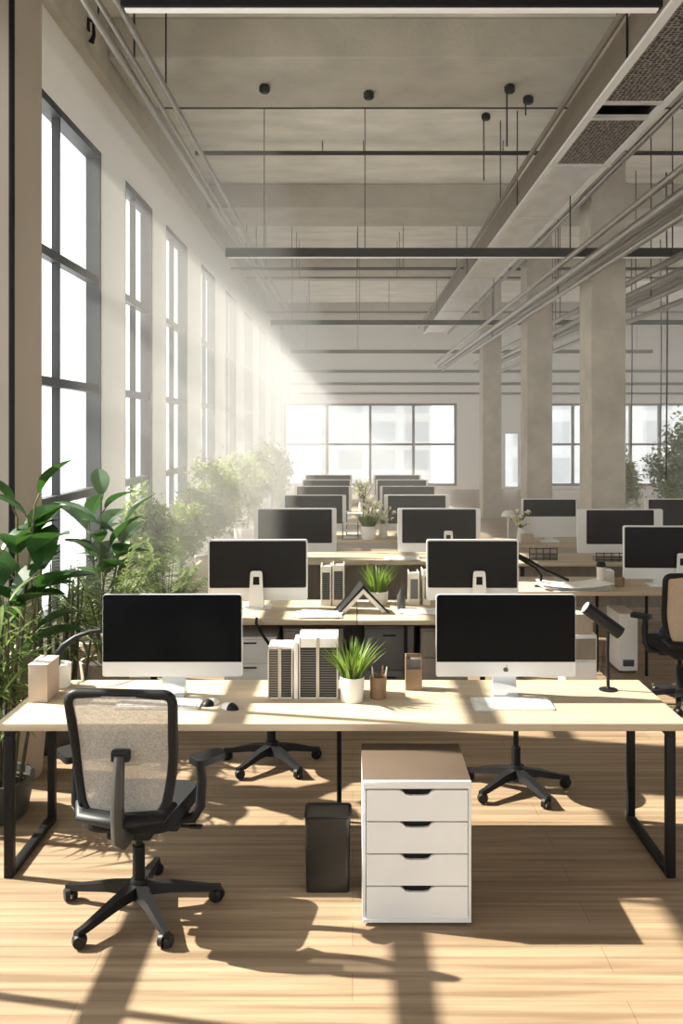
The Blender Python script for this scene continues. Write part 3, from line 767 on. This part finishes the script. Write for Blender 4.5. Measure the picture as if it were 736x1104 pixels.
# left cup with curved lamp
t = thing('desk_lamp', 'curved black lamp rising from a white cup at left end', 'lamp', (-1.625, 5.24, DT))
b = bm_(); lathe(b, [(.052, 0), (.058, .01), (.062, .13), (.056, .13), (.054, .115), (.02, .11)], 28); obj('base_cup', b, 'ceramic', t)
b = bm_(); tube(b, [(-.02, 0, .11), (-.015, 0, .17), (.02, 0, .225), (.09, .0, .275), (.17, .0, .305), (.235, .0, .312)], [.022, .022, .020, .015, .011, .014], 12); obj('arm', b, 'blackpl', t)
b = bm_(); cyl(b, (.225, 0, .315), (.27, 0, .30), .016, .012, 12); obj('head', b, 'blackpl', t)
t = thing('card_box', 'beige card box standing at the left end of the front desk', 'box', (-1.645, 5.03, DT))
b = bm_(); box(b, -.05, .05, -.10, .10, 0, .195, .003); obj('body', b, 'beige', t)
obj('flap', box(bm_(), -.051, .051, -.101, .101, .195, .2, .001), 'cream', t)

# ------------------------------------------------------------------ second row clutter
def pedestal(lab, loc, w, h, d, m, nd):
    t = thing('pedestal_cabinet', lab, 'cabinet', loc, 0, 'pedestal cabinets under the second row')
    obj('body', box(bm_(), -w/2, w/2, .015, d, 0, h, .004), m, t)
    for k in range(nd):
        z0 = .03+k*(h-.04)/nd
        f = obj('drawer', box(bm_(), -w/2+.006, w/2-.006, 0, .015, z0, z0+(h-.04)/nd-.008, .003), m, t)
        obj('handle', box(bm_(), -.05, .05, -.012, -.001, z0+(h-.04)/nd*.8, z0+(h-.04)/nd*.8+.01, .002), 'black', f)
pedestal('white cabinet under the second row, left behind the left monitor', (-.78, 7.18, 0), .40, .60, .55, 'whitepl', 3)
pedestal('grey brown cabinet under the second row, behind the file holders', (-.30, 7.20, 0), .46, .66, .5, 'greywood', 2)
pedestal('dark grey cabinet under the second row, right of the grass pot', (.28, 7.20, 0), .38, .68, .5, 'greypanel', 2)
pedestal('brown cabinet under the second row, left of the emblem monitor', (.70, 7.20, 0), .36, .66, .5, 'greywood', 3)
# tented book
t = thing('open_book', 'open black book standing like a tent on the second row desk', 'book', (.07, 7.40, DT), math.radians(8))
for s in (-1, 1):
    b = bm_(); prism(b, [(0, .225), (s*.012, .205), (s*.205, .0), (s*.19, .0), (0, .195)] if s > 0 else [(0, .225), (0, .195), (s*.19, 0), (s*.205, 0), (s*.012, .205)], .20, lambda u, v, q: (u, q-.1, v)); obj('cover', b, 'blackpl', t, False)
    b = bm_(); prism(b, [(0, .19), (s*.185, .003), (s*.145, .003), (0, .150)] if s > 0 else [(0, .19), (0, .150), (s*.145, .003), (s*.185, .003)], .18, lambda u, v, q: (u, q-.09, v)); obj('pages', b, 'paper', t, False)
def papers(lab, loc, w, d, n, seed, curl=.0, rz=0):
    rr = random.Random(seed); b = bm_()
    for i in range(n):
        z = i*.004; a = rr.uniform(-.25, .25); ca, sa = math.cos(a), math.sin(a); ox, oy = rr.uniform(-.04, .04), rr.uniform(-.03, .03)
        P = []
        for u in (-1, -.5, 0, .5, 1):
            P.append([(u*w/2, v*d/2, z+.002+curl*(u*u)*(i+1)/n) for v in (-1, 1)])
        up = [[b.verts.new((p[0]*ca-p[1]*sa+ox, p[0]*sa+p[1]*ca+oy, p[2])) for p in row] for row in P]
        dn = [[b.verts.new((v.co.x, v.co.y, v.co.z-.002)) for v in row] for row in up]
        for A, B in zip(up, up[1:]): b.faces.new((A[0], B[0], B[1], A[1]))
        for A, B in zip(dn, dn[1:]): b.faces.new((A[0], A[1], B[1], B[0]))
        for k in range(4):
            b.faces.new((up[k][0], dn[k][0], dn[k+1][0], up[k+1][0])); b.faces.new((up[k][1], up[k+1][1], dn[k+1][1], dn[k][1]))
        b.faces.new((up[0][0], up[0][1], dn[0][1], dn[0][0])); b.faces.new((up[4][0], dn[4][0], dn[4][1], up[4][1]))
    o = obj('paper_stack', b, 'paper', None, False); o.location = loc; o.rotation_euler = (0, 0, rz); tag(o, lab, 'papers'); return o
papers('flat white papers left of the tented book on the second row', (-.28, 7.25, DT), .34, .24, 4, 1)
papers('spread of white papers lying at the left end of the right desk', (1.98, 8.50, DT), .58, .34, 7, 2, .03)
papers('white papers right of the tented book by the emblem monitor', (.52, 7.35, DT), .30, .22, 3, 5)
papers('white papers in front of the third row right monitor', (.55, 10.35, DT), .32, .24, 4, 6)
def standing_file(lab, x, y, w, h, m, d=.22, group='files standing on the second row'):
    t = thing('binder', lab, 'binder', (x, y, DT), 0, group)
    b = bm_(); box(b, -w/2, -w/2+.008, 0, d, 0, h, .002); box(b, w/2-.008, w/2, 0, d, 0, h, .002); box(b, -w/2+.008, w/2-.008, 0, .008, 0, h)
    obj('cover', b, 'cream', t, False); obj('pages', box(bm_(), -w/2+.009, w/2-.009, .009, d-.01, .01, h-.02), 'paper', t, False)
    obj('spine_label', box(bm_(), -w/2+.012, w/2-.012, -.003, -.0005, .05, h-.05), m, t, False)
standing_file('binder with dark spine, left of the pair behind the tented book', -.215, 7.62, .085, .32, 'sheets')
standing_file('binder with dark spine, right of the pair behind the tented book', -.115, 7.62, .095, .33, 'sheets')
standing_file('grey binder leaning right of the pale grass plant', .50, 7.66, .085, .26, 'greypanel')
standing_file('narrow cream binder beside the grey binder on the second row', .60, 7.66, .06, .28, 'greywood')
tag(obj('bottle', lathe(bm_(), [(.03, 0), (.032, .01), (.032, .11), (.012, .145), (.012, .17), (.008, .172)], 18), 'greypl'), 'small dark bottle right of the tented book', 'bottle').location = (.385, 7.48, DT)
tag(obj('cable', tube(bm_(), [(-.715, 7.035, .775), (-.715, 6.985, .75), (-.66, 6.96, .66), (-.60, 6.95, .58), (-.52, 6.96, .47), (-.50, 6.98, .25), (-.50, 7.0, .012)], .011, 8), 'black'), 'black cable slanting down from the second row desk behind the file holders', 'cable')
# right desk clutter
t = thing('desk_lamp', 'black lamp with long folded arms lying over the right desk', 'lamp', (1.70, 8.55, DT))
b = bm_(); lathe(b, [(.055, 0), (.055, .01), (.02, .018)], 20); obj('base', b, 'black', t)
b = bm_(); tube(b, [(0, 0, .01), (.01, 0, .10), (-.05, 0, .17), (-.21, 0, .27)], .013, 8); obj('arm', b, 'black', t)
b = bm_(); tube(b, [(-.20, .01, .285), (-.10, .01, .235), (.06, .01, .14), (.26, .01, .055)], [.016, .016, .014, .012], 8); obj('arm', b, 'black', t)
b = bm_(); cyl(b, (-.25, 0, .29), (-.17, 0, .26), .03, .022, 14); obj('head', b, 'black', t)
t = thing('tumbler', 'tall cream tumbler with black lid on the right desk', 'cup', (2.27, 8.62, DT))
b = bm_(); lathe(b, [(.035, 0), (.042, .16), (.042, .17)], 22); obj('body', b, 'cream', t)
b = bm_(); lathe(b, [(.045, .17), (.045, .19), (.032, .215), (.02, .217)], 22); obj('lid', b, 'blackpl', t)
tag(obj('mug', lathe(bm_(), [(.04, 0), (.045, .085), (.04, .085), (.036, .02)], 22), 'brownplastic'), 'small brown mug beside the cream tumbler on the right desk', 'mug').location = (2.42, 8.56, DT)
tag(obj('tissue_box', box(bm_(), 2.30, 2.42, 8.72, 8.86, DT, DT+.12, .006), 'whitepl'), 'white box just behind the brown mug on the right desk', 'box')
t = thing('computer_tower', 'white computer tower on the floor under the right desk', 'computer', (2.47, 8.45, 0))
obj('case', box(bm_(), -.085, .085, 0, .42, .015, .53, .012), 'whitelac', t)
[obj('foot', box(bm_(), sx*.06-.012, sx*.06+.012, yy-.02, yy+.02, 0, .015), 'black', t) for sx in (-1, 1) for yy in (.05, .37)]
obj('front_grille', box(bm_(), -.05, .05, -.006, -.0005, .06, .12, .002), 'greypl', t)
t = thing('drawer_cabinet', 'small grey cabinet behind the front desk right of the emblem monitor', 'cabinet', (1.93, 8.0, 0))
obj('body', box(bm_(), -.14, .14, 0, .24, 0, .44, .004), 'whitepl', t); obj('drawer', box(bm_(), -.13, .13, -.012, -.0005, .05, .21, .003), 'whitelac', t); obj('drawer', box(bm_(), -.13, .13, -.012, -.0005, .23, .41, .003), 'greywood', t)
t = thing('carton', 'brownish carton standing on the small grey cabinet', 'box', (1.93, 8.1, .44))
obj('body', box(bm_(), -.11, .11, -.08, .08, 0, .17, .003), 'beige', t); obj('tape', box(bm_(), -.025, .025, -.081, .081, .17, .1715), 'cream', t)
# third/fourth row clutter
def vase(lab, loc, seed, m='blossom', hgt=.34, n=26):
    rr = random.Random(seed); t = thing('flower_vase', lab, 'vase', loc, 0, 'white blossoms in vases')
    b = bm_(); lathe(b, [(.05, 0), (.06, .02), (.045, .12), (.035, .16), (.04, .18), (.033, .18)], 20); obj('vase', b, 'ceramic', t)
    s = bm_(); f = bm_()
    for i in range(n):
        a = rr.uniform(0, 2*PI); r = rr.uniform(.03, .16); z = .18+hgt*rr.uniform(.25, 1)
        e = V((r*math.cos(a), r*math.sin(a), z)); tube(s, [(0, 0, .15), (e.x*.3, e.y*.3, .15+(z-.15)*.6), e], .0035, 5)
        for k in range(6):
            o_ = V((rr.uniform(-1, 1), rr.uniform(-1, 1), rr.uniform(-1, 1))).normalized()*.022; p = o_.orthogonal().normalized()*.02
            c = e+o_; q = o_.cross(p).normalized()*.016
            f.faces.new([f.verts.new(c-p), f.verts.new(c-q), f.verts.new(c+p), f.verts.new(c+q)])
    obj('stems', s, 'stem', t); obj('petals', f, m, t, kind='stuff')
vase('vase of white blossoms behind the small green pot plant', (.23, 12.55, DT), 21)
vase('vase of white blossoms at the right of the small green pot plant', (.40, 12.40, DT), 22, hgt=.24)
vase('vase of white blossoms between the fifth row monitors', (.17, 14.5, DT), 23, hgt=.42)
vase('hazy vase of white blossoms between the farthest monitors', (.15, 16.3, DT), 24, hgt=.4)
vase('vase of white flowers left of the grey monitor by the columns', (2.12, 11.9, DT), 25, hgt=.22)
def glass_box(lab, x, y, w, h):
    t = thing('desk_tray', lab, 'tray', (x, y, DT), 0, 'trays on the fourth row')
    for sx in (-1, 1):
        for sy in (0, 1): obj('post', box(bm_(), sx*w/2-.006, sx*w/2+.006, sy*.2, sy*.2+.012, 0, h), 'greypl', t, False)
    for z in (.01, h*.5, h-.012): obj('shelf', box(bm_(), -w/2+.006, w/2-.006, .0, .21, z, z+.008), 'whitepl', t, False)
glass_box('white letter tray with dark posts left of the small green pot plant', -.03, 12.2, .20, .20)
glass_box('taller letter tray behind the small green pot plant', .03, 12.55, .22, .30)
t = thing('desk_lamp', 'small white mushroom lamp left of the second column', 'lamp', (2.0, 12.15, DT))
b = bm_(); lathe(b, [(.05, 0), (.05, .01), (.01, .02), (.01, .30), (.085, .30), (.08, .34), (.05, .37), (.01, .38)], 20); obj('body', b, 'whitepl', t)
tag(obj('carton', box(bm_(), 2.1, 2.24, 11.66, 11.78, DT, DT+.12, .004), 'beige'), 'small tan carton in front of the grey monitor by the columns', 'box')
def rack(lab, x0, x1, y, h):
    t = thing('wire_rack', lab, 'rack', ((x0+x1)/2, y, DT)); w = (x1-x0)/2
    b = bm_()
    for k in range(5): cyl(b, (-w+2*w*k/4, 0, .0), (-w+2*w*k/4, 0, h), .006, n=6)
    for z in (.02, h*.5, h-.01): cyl(b, (-w, 0, z), (w, 0, z), .006, n=6)
    b2 = bm_(); obj('bars', b, 'greypl', t); obj('basket', box(b2, -w, w, .01, .16, 0, h*.45, .004), 'greywood', t)
rack('grey wire rack on the desk behind the black folded lamp', 1.92, 2.22, 10.25, .14)
rack('low wire rack beneath the screen in front of the column', 2.62, 2.95, 10.15, .10)

# ------------------------------------------------------------------ plants
def leaf(b, base, d, up, L, W, curl=.3, fold=.15, n=6):
    d = d.normalized(); s = d.cross(up)
    if s.length < 1e-3: s = V((1, 0, 0))
    s.normalize(); u = s.cross(d).normalized()
    prev = None
    for k in range(n+1):
        t = k/n; w = W*.5*(math.sin(PI*min(1, t*.93+.05))**.8) if k < n else .001
        c = base+d*L*t-u*(curl*L*t*t)
        row = (b.verts.new(c-s*w+u*w*fold*2), b.verts.new(c), b.verts.new(c+s*w+u*w*fold*2))
        if prev:
            b.faces.new((prev[0], prev[1], row[1], row[0])); b.faces.new((prev[1], prev[2], row[2], row[1]))
        prev = row
def pot(t, r, h, m='ceramic'):
    b = bm_(); lathe(b, [(r*.78, 0), (r*.82, .01), (r, h-.01), (r*.99, h), (r*.9, h), (r*.88, h-.04)], 28); obj('pot', b, m, t)
    b = bm_(); lathe(b, [(r*.88, h-.06), (r*.87, h-.035), (r*.3, h-.02)], 20); obj('soil', b, 'soil', t)
def bigleaf(lab, loc, stems, seed, r=.2, hp=.42, m='leaf_dark', Ls=.34, group=None):
    rr = random.Random(seed); t = thing('potted_plant', lab, 'plant', loc, 0, group); pot(t, r, hp, 'beige')
    s = bm_(); b = bm_()
    for (dx, dy, h, nl) in stems:
        top = V((dx, dy, h)); bs = V((dx*.25+rr.uniform(-.05, .05), dy*.25, hp-.04))
        pts = [bs, bs.lerp(top, .5)+V((dx*-.12, dy*-.12, 0)), top]; tube(s, pts, [.014, .011, .007], 7)
        for k in range(nl):
            u = .45+.55*(k+1)/nl; p = (pts[1].lerp(top, (u-.5)*2) if u > .5 else bs.lerp(pts[1], u*2))
            a = k*2.4+rr.uniform(-.4, .4)+dx*3; el = .35+.5*u if k < nl-1 else 1.1
            d = V((math.cos(a)*math.cos(el), math.sin(a)*math.cos(el), math.sin(el)))
            L = Ls*rr.uniform(.8, 1.15); q = p+d*.07; tube(s, [p, q], .006, 5)
            leaf(b, q, d, V((0, 0, 1)), L, L*.52, .35, .22, 8)
    obj('stems', s, 'stem', t); obj('leaves', b, m, t); return t
bigleaf('tall plant with big glossy dark leaves beside the front desk', (-2.13, 5.95, 0), [(-.12, -.05, 1.5, 5), (.13, .0, 1.72, 6), (.20, -.12, 1.25, 4), (-.02, .1, 1.62, 5), (.02, -.15, 1.05, 4)], 11, Ls=.36)
bigleaf('leafy plant with broad light green leaves by the first window', (-2.22, 8.2, 0), [(.05, -.05, 1.55, 7), (-.1, .1, 1.35, 6), (.2, .08, 1.3, 6), (.12, -.12, 1.12, 6)], 12, r=.18, hp=.36, m='leaf_dark', Ls=.36)
def canes(lab, loc, n, h, seed):
    rr = random.Random(seed); t = thing('cane_plant', lab, 'plant', loc); pot(t, .24, .22, 'greypl')
    s = bm_(); b = bm_()
    for i in range(n):
        a = rr.uniform(0, 2*PI); q = rr.uniform(.02, .2); p = V((q*math.cos(a), q*math.sin(a), .18)); hh = h*rr.uniform(.6, 1.05); e = p*1.5; e.z = hh
        tube(s, [p, p.lerp(e, .5)+V((rr.uniform(-.02, .02), rr.uniform(-.02, .02), 0)), e], [.012, .010, .005], 6)
        for k in range(6):
            u = rr.uniform(.55, 1); c = p.lerp(e, u); aa = rr.uniform(0, 2*PI); el = rr.uniform(-.1, 1.0)
            leaf(b, c, V((math.cos(aa)*math.cos(el), math.sin(aa)*math.cos(el), math.sin(el))), V((0, 0, 1)), rr.uniform(.2, .34), .022, .5, .1, 5)
    obj('canes', s, 'cane', t); obj('leaves', b, 'leaf_mid', t)
canes('bundle of dark upright canes with thin leaves beside the front desk end', (-2.05, 5.35, 0), 34, 1.18, 31)
canes('clump of canes with narrow leaves behind the beige box', (-2.05, 6.5, 0), 30, 1.2, 32)
def palm(lab, loc, n, h, seed, r=.2, hp=.34, m='leaf_mid', fl=.85, ll=.24):
    rr = random.Random(seed); t = thing('potted_palm', lab, 'plant', loc, 0, 'potted palms by the windows'); pot(t, r, hp, 'beige')
    s = bm_(); b = bm_()
    for i in range(n):
        a = i*2.399+rr.uniform(-.3, .3); lean = rr.uniform(.15, .75); d = V((math.cos(a), math.sin(a), 0))
        L = fl*rr.uniform(.75, 1.1); st = V((d.x*.04, d.y*.04, hp-.05)); pts = []
        hh = h*rr.uniform(.65, 1)-hp
        for k in range(9):
            u = k/8; pts.append(st+d*(L*lean*u**1.5*.9)+V((0, 0, hh*(u-.28*lean*u**3))))
        tube(s, pts, [.009*(1-.75*k/8) for k in range(9)], 5)
        sd = V((-d.y, d.x, 0))
        for k in range(3, 9):
            for sub in (0, .33, .66):
                kk = min(8, k+sub); i0 = int(kk); i1 = min(8, i0+1); p = pts[i0].lerp(pts[i1], kk-i0); tg = (pts[i1]-pts[max(0, i0-1)]).normalized()
                for sg in (-1, 1):
                    leaf(b, p, tg*.55+sd*sg+V((0, 0, .12)), V((0, 0, 1)), ll*rr.uniform(.7, 1.1)*(1-.3*(kk-3)/5), .02, rr.uniform(.25, .6), .1, 4)
    obj('fronds', s, 'stem', t); obj('leaves', b, m, t)
palm('bushy palm with thin fronds just behind the left end of the front desk', (-1.98, 7.55, 0), 22, 1.40, 41)
palm('palm with drooping fronds left of the left front monitor', (-1.75, 8.9, 0), 22, 1.25, 42, m='leaf_mid')
def bush(lab, loc, c, rad, n, seed, m, hp=.4, r=.2, ls=.075, name='potted_tree', cat='plant', branches=9, potm='ceramic'):
    rr = random.Random(seed); t = thing(name, lab, cat, loc, 0, 'leafy trees by the windows'); pot(t, r, hp, potm)
    s = bm_(); b = bm_(); C = V(c)
    tube(s, [(0, 0, hp-.05), (c[0]*.5+.02, c[1]*.5, (hp+c[2]-rad[2])*.6), (c[0], c[1], c[2]-rad[2]*.2)], [.022, .018, .012], 8)
    tips = []
    for i in range(branches*4):
        dd = V((rr.gauss(0, 1), rr.gauss(0, 1), rr.gauss(0, 1))).normalized(); q = rr.uniform(.45, 1)
        tip = C+V((dd.x*rad[0], dd.y*rad[1], dd.z*rad[2]))*q; tips.append(tip)
        st = V((c[0]*.8, c[1]*.8, max(hp, c[2]-rad[2]*rr.uniform(.2, .9))))
        tube(s, [st, st.lerp(tip, .6)+V((0, 0, .05)), tip], [.006, .004, .002], 4)
    for i in range(n):
        tp = rr.choice(tips); p = tp+V((rr.gauss(0, rad[0]*.2), rr.gauss(0, rad[1]*.2), rr.gauss(0, rad[2]*.16)))
        d = V((rr.gauss(0, 1), rr.gauss(0, 1), rr.gauss(0, .8)-.1)).normalized()
        L = ls*rr.uniform(.6, 1.2); w = L*.2; sd = d.orthogonal().normalized(); sd.rotate(Matrix.Rotation(rr.uniform(0, 6), 3, d))
        b.faces.new([b.verts.new(p), b.verts.new(p+d*L*.5+sd*w), b.verts.new(p+d*L), b.verts.new(p+d*L*.5-sd*w)])
    obj('branches', s, 'bark', t); obj('foliage', b, m, t)
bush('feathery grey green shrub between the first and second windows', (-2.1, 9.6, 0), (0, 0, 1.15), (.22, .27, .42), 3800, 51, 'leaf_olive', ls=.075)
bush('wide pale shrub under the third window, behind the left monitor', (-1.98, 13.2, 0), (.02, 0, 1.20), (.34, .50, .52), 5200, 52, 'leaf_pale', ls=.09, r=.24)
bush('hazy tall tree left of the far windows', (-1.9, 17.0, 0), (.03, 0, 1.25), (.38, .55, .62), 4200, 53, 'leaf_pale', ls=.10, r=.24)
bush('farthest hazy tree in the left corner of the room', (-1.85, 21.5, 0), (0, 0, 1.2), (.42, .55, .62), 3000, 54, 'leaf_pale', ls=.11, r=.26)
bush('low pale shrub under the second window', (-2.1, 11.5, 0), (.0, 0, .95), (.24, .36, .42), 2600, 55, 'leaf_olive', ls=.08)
bush('olive shrub right of the near column before the right windows', (6.0, 21.3, 0), (0, 0, 1.15), (.5, .45, .75), 3200, 56, 'leaf_olive', ls=.12, r=.3)
bush('dark bush at the right edge before the right windows', (6.65, 19.4, 0), (0, 0, 1.35), (.5, .45, 1.0), 3600, 57, 'leaf_mid', ls=.12, r=.3)
# low white sideboard under the windows
t = thing('sideboard', 'low pale sideboard along the windows behind the palms', 'sideboard', (-1.55, 10.6, 0))
obj('body', box(bm_(), -.22, .22, -.9, .9, .06, .62, .006), 'cream', t); obj('top', box(bm_(), -.24, .24, -.92, .92, .62, .65, .004), 'desk', t)
obj('plinth', box(bm_(), -.2, .2, -.86, .86, 0, .06), 'black', t)

# ------------------------------------------------------------------ the city outside
TW = [(-14, 95, 12, 60, 'tower', 'hazy tower seen through the left panes of the far window'), (3, 120, 14, 75, 'tower2', 'hazy broad tower in the middle of the far window'),
      (17, 88, 9, 40, 'tower', 'hazy tower at the right panes of the far window'), (34, 100, 14, 55, 'tower2', 'hazy tower seen through the right windows')]
for x, y, w, h, m, lab in TW:
    b = bm_(); box(b, x-w/2, x+w/2, y, y+w, -25, h-25); box(b, x-w/4, x+w/4, y+2, y+w-2, h-25, h-22)
    o = obj('office_tower', b, m, None, False); tag(o, lab, 'building', 'towers outside the far windows')
b = bm_(); box(b, -60, -42, 8, 44, -25, 5); box(b, -58, -46, 14, 30, 5, 7.5)
tag(obj('office_tower', b, 'tower2', None, False), 'pale building across the street seen through the first left window', 'building')

# haze in the far half of the room
def hazemat(name, dens):
    m, N, L, P = newmat(name); N.remove(P)
    v = N.new('ShaderNodeVolumeScatter'); v.inputs['Density'].default_value = dens; v.inputs['Anisotropy'].default_value = 0.; v.inputs['Color'].default_value = (1, .98, .95, 1)
    L.new(v.outputs[0], [n for n in N if n.type == 'OUTPUT_MATERIAL'][0].inputs['Volume'])
    return m
hz, hz2 = hazemat('sunlit haze', .022), hazemat('thick sunlit haze', .065)
o = obj('haze', box(bm_(), XL+.2, XR-.1, 9.0, YF-.05, .01, 5.9), hz, None, False); tag(o, 'pale sunlit haze filling the far half of the room', 'haze', None, 'stuff')

o = obj('haze', box(bm_(), XL+.2, -.7, 7.9, YF-.06, .012, 5.0), hz2, None, False); tag(o, 'thicker sunlit haze along the left windows', 'haze', None, 'stuff')
# ------------------------------------------------------------------ light, world, camera
sun = bpy.data.lights.new('sun', 'SUN'); sun.energy = 20.0; sun.angle = math.radians(.7); sun.color = (1, .94, .84)
so = bpy.data.objects.new('sun', sun); COL.objects.link(so)
so.rotation_euler = V((.74, -.155, -.66)).to_track_quat('-Z', 'Y').to_euler(); so.location = (-20, 10, 20)
w = bpy.data.worlds.new('sky'); scene.world = w; w.use_nodes = True
bg = w.node_tree.nodes['Background']; bg.inputs[0].default_value = (.99, .99, .98, 1); bg.inputs[1].default_value = 3.1
cam = bpy.data.cameras.new('camera'); co = bpy.data.objects.new('camera', cam); COL.objects.link(co)
co.location = (0, 0, CAMZ); co.rotation_euler = (PI/2, 0, 0)
cam.sensor_fit = 'VERTICAL'; cam.sensor_height = 24; cam.lens = 24*1017/1104
cam.shift_x = (368-380)/1104; cam.shift_y = -(552-462)/1104
cam.clip_end = 500
scene.camera = co
scene.view_settings.view_transform = 'Standard'; scene.view_settings.look = 'None'
scene.view_settings.exposure = 0; scene.view_settings.gamma = 1; scene.view_settings.use_curve_mapping = False
scene.cycles.max_bounces = 8; scene.cycles.diffuse_bounces = 5; scene.cycles.transparent_max_bounces = 16; scene.cycles.volume_bounces = 1
scene.cycles.sample_clamp_indirect = 8
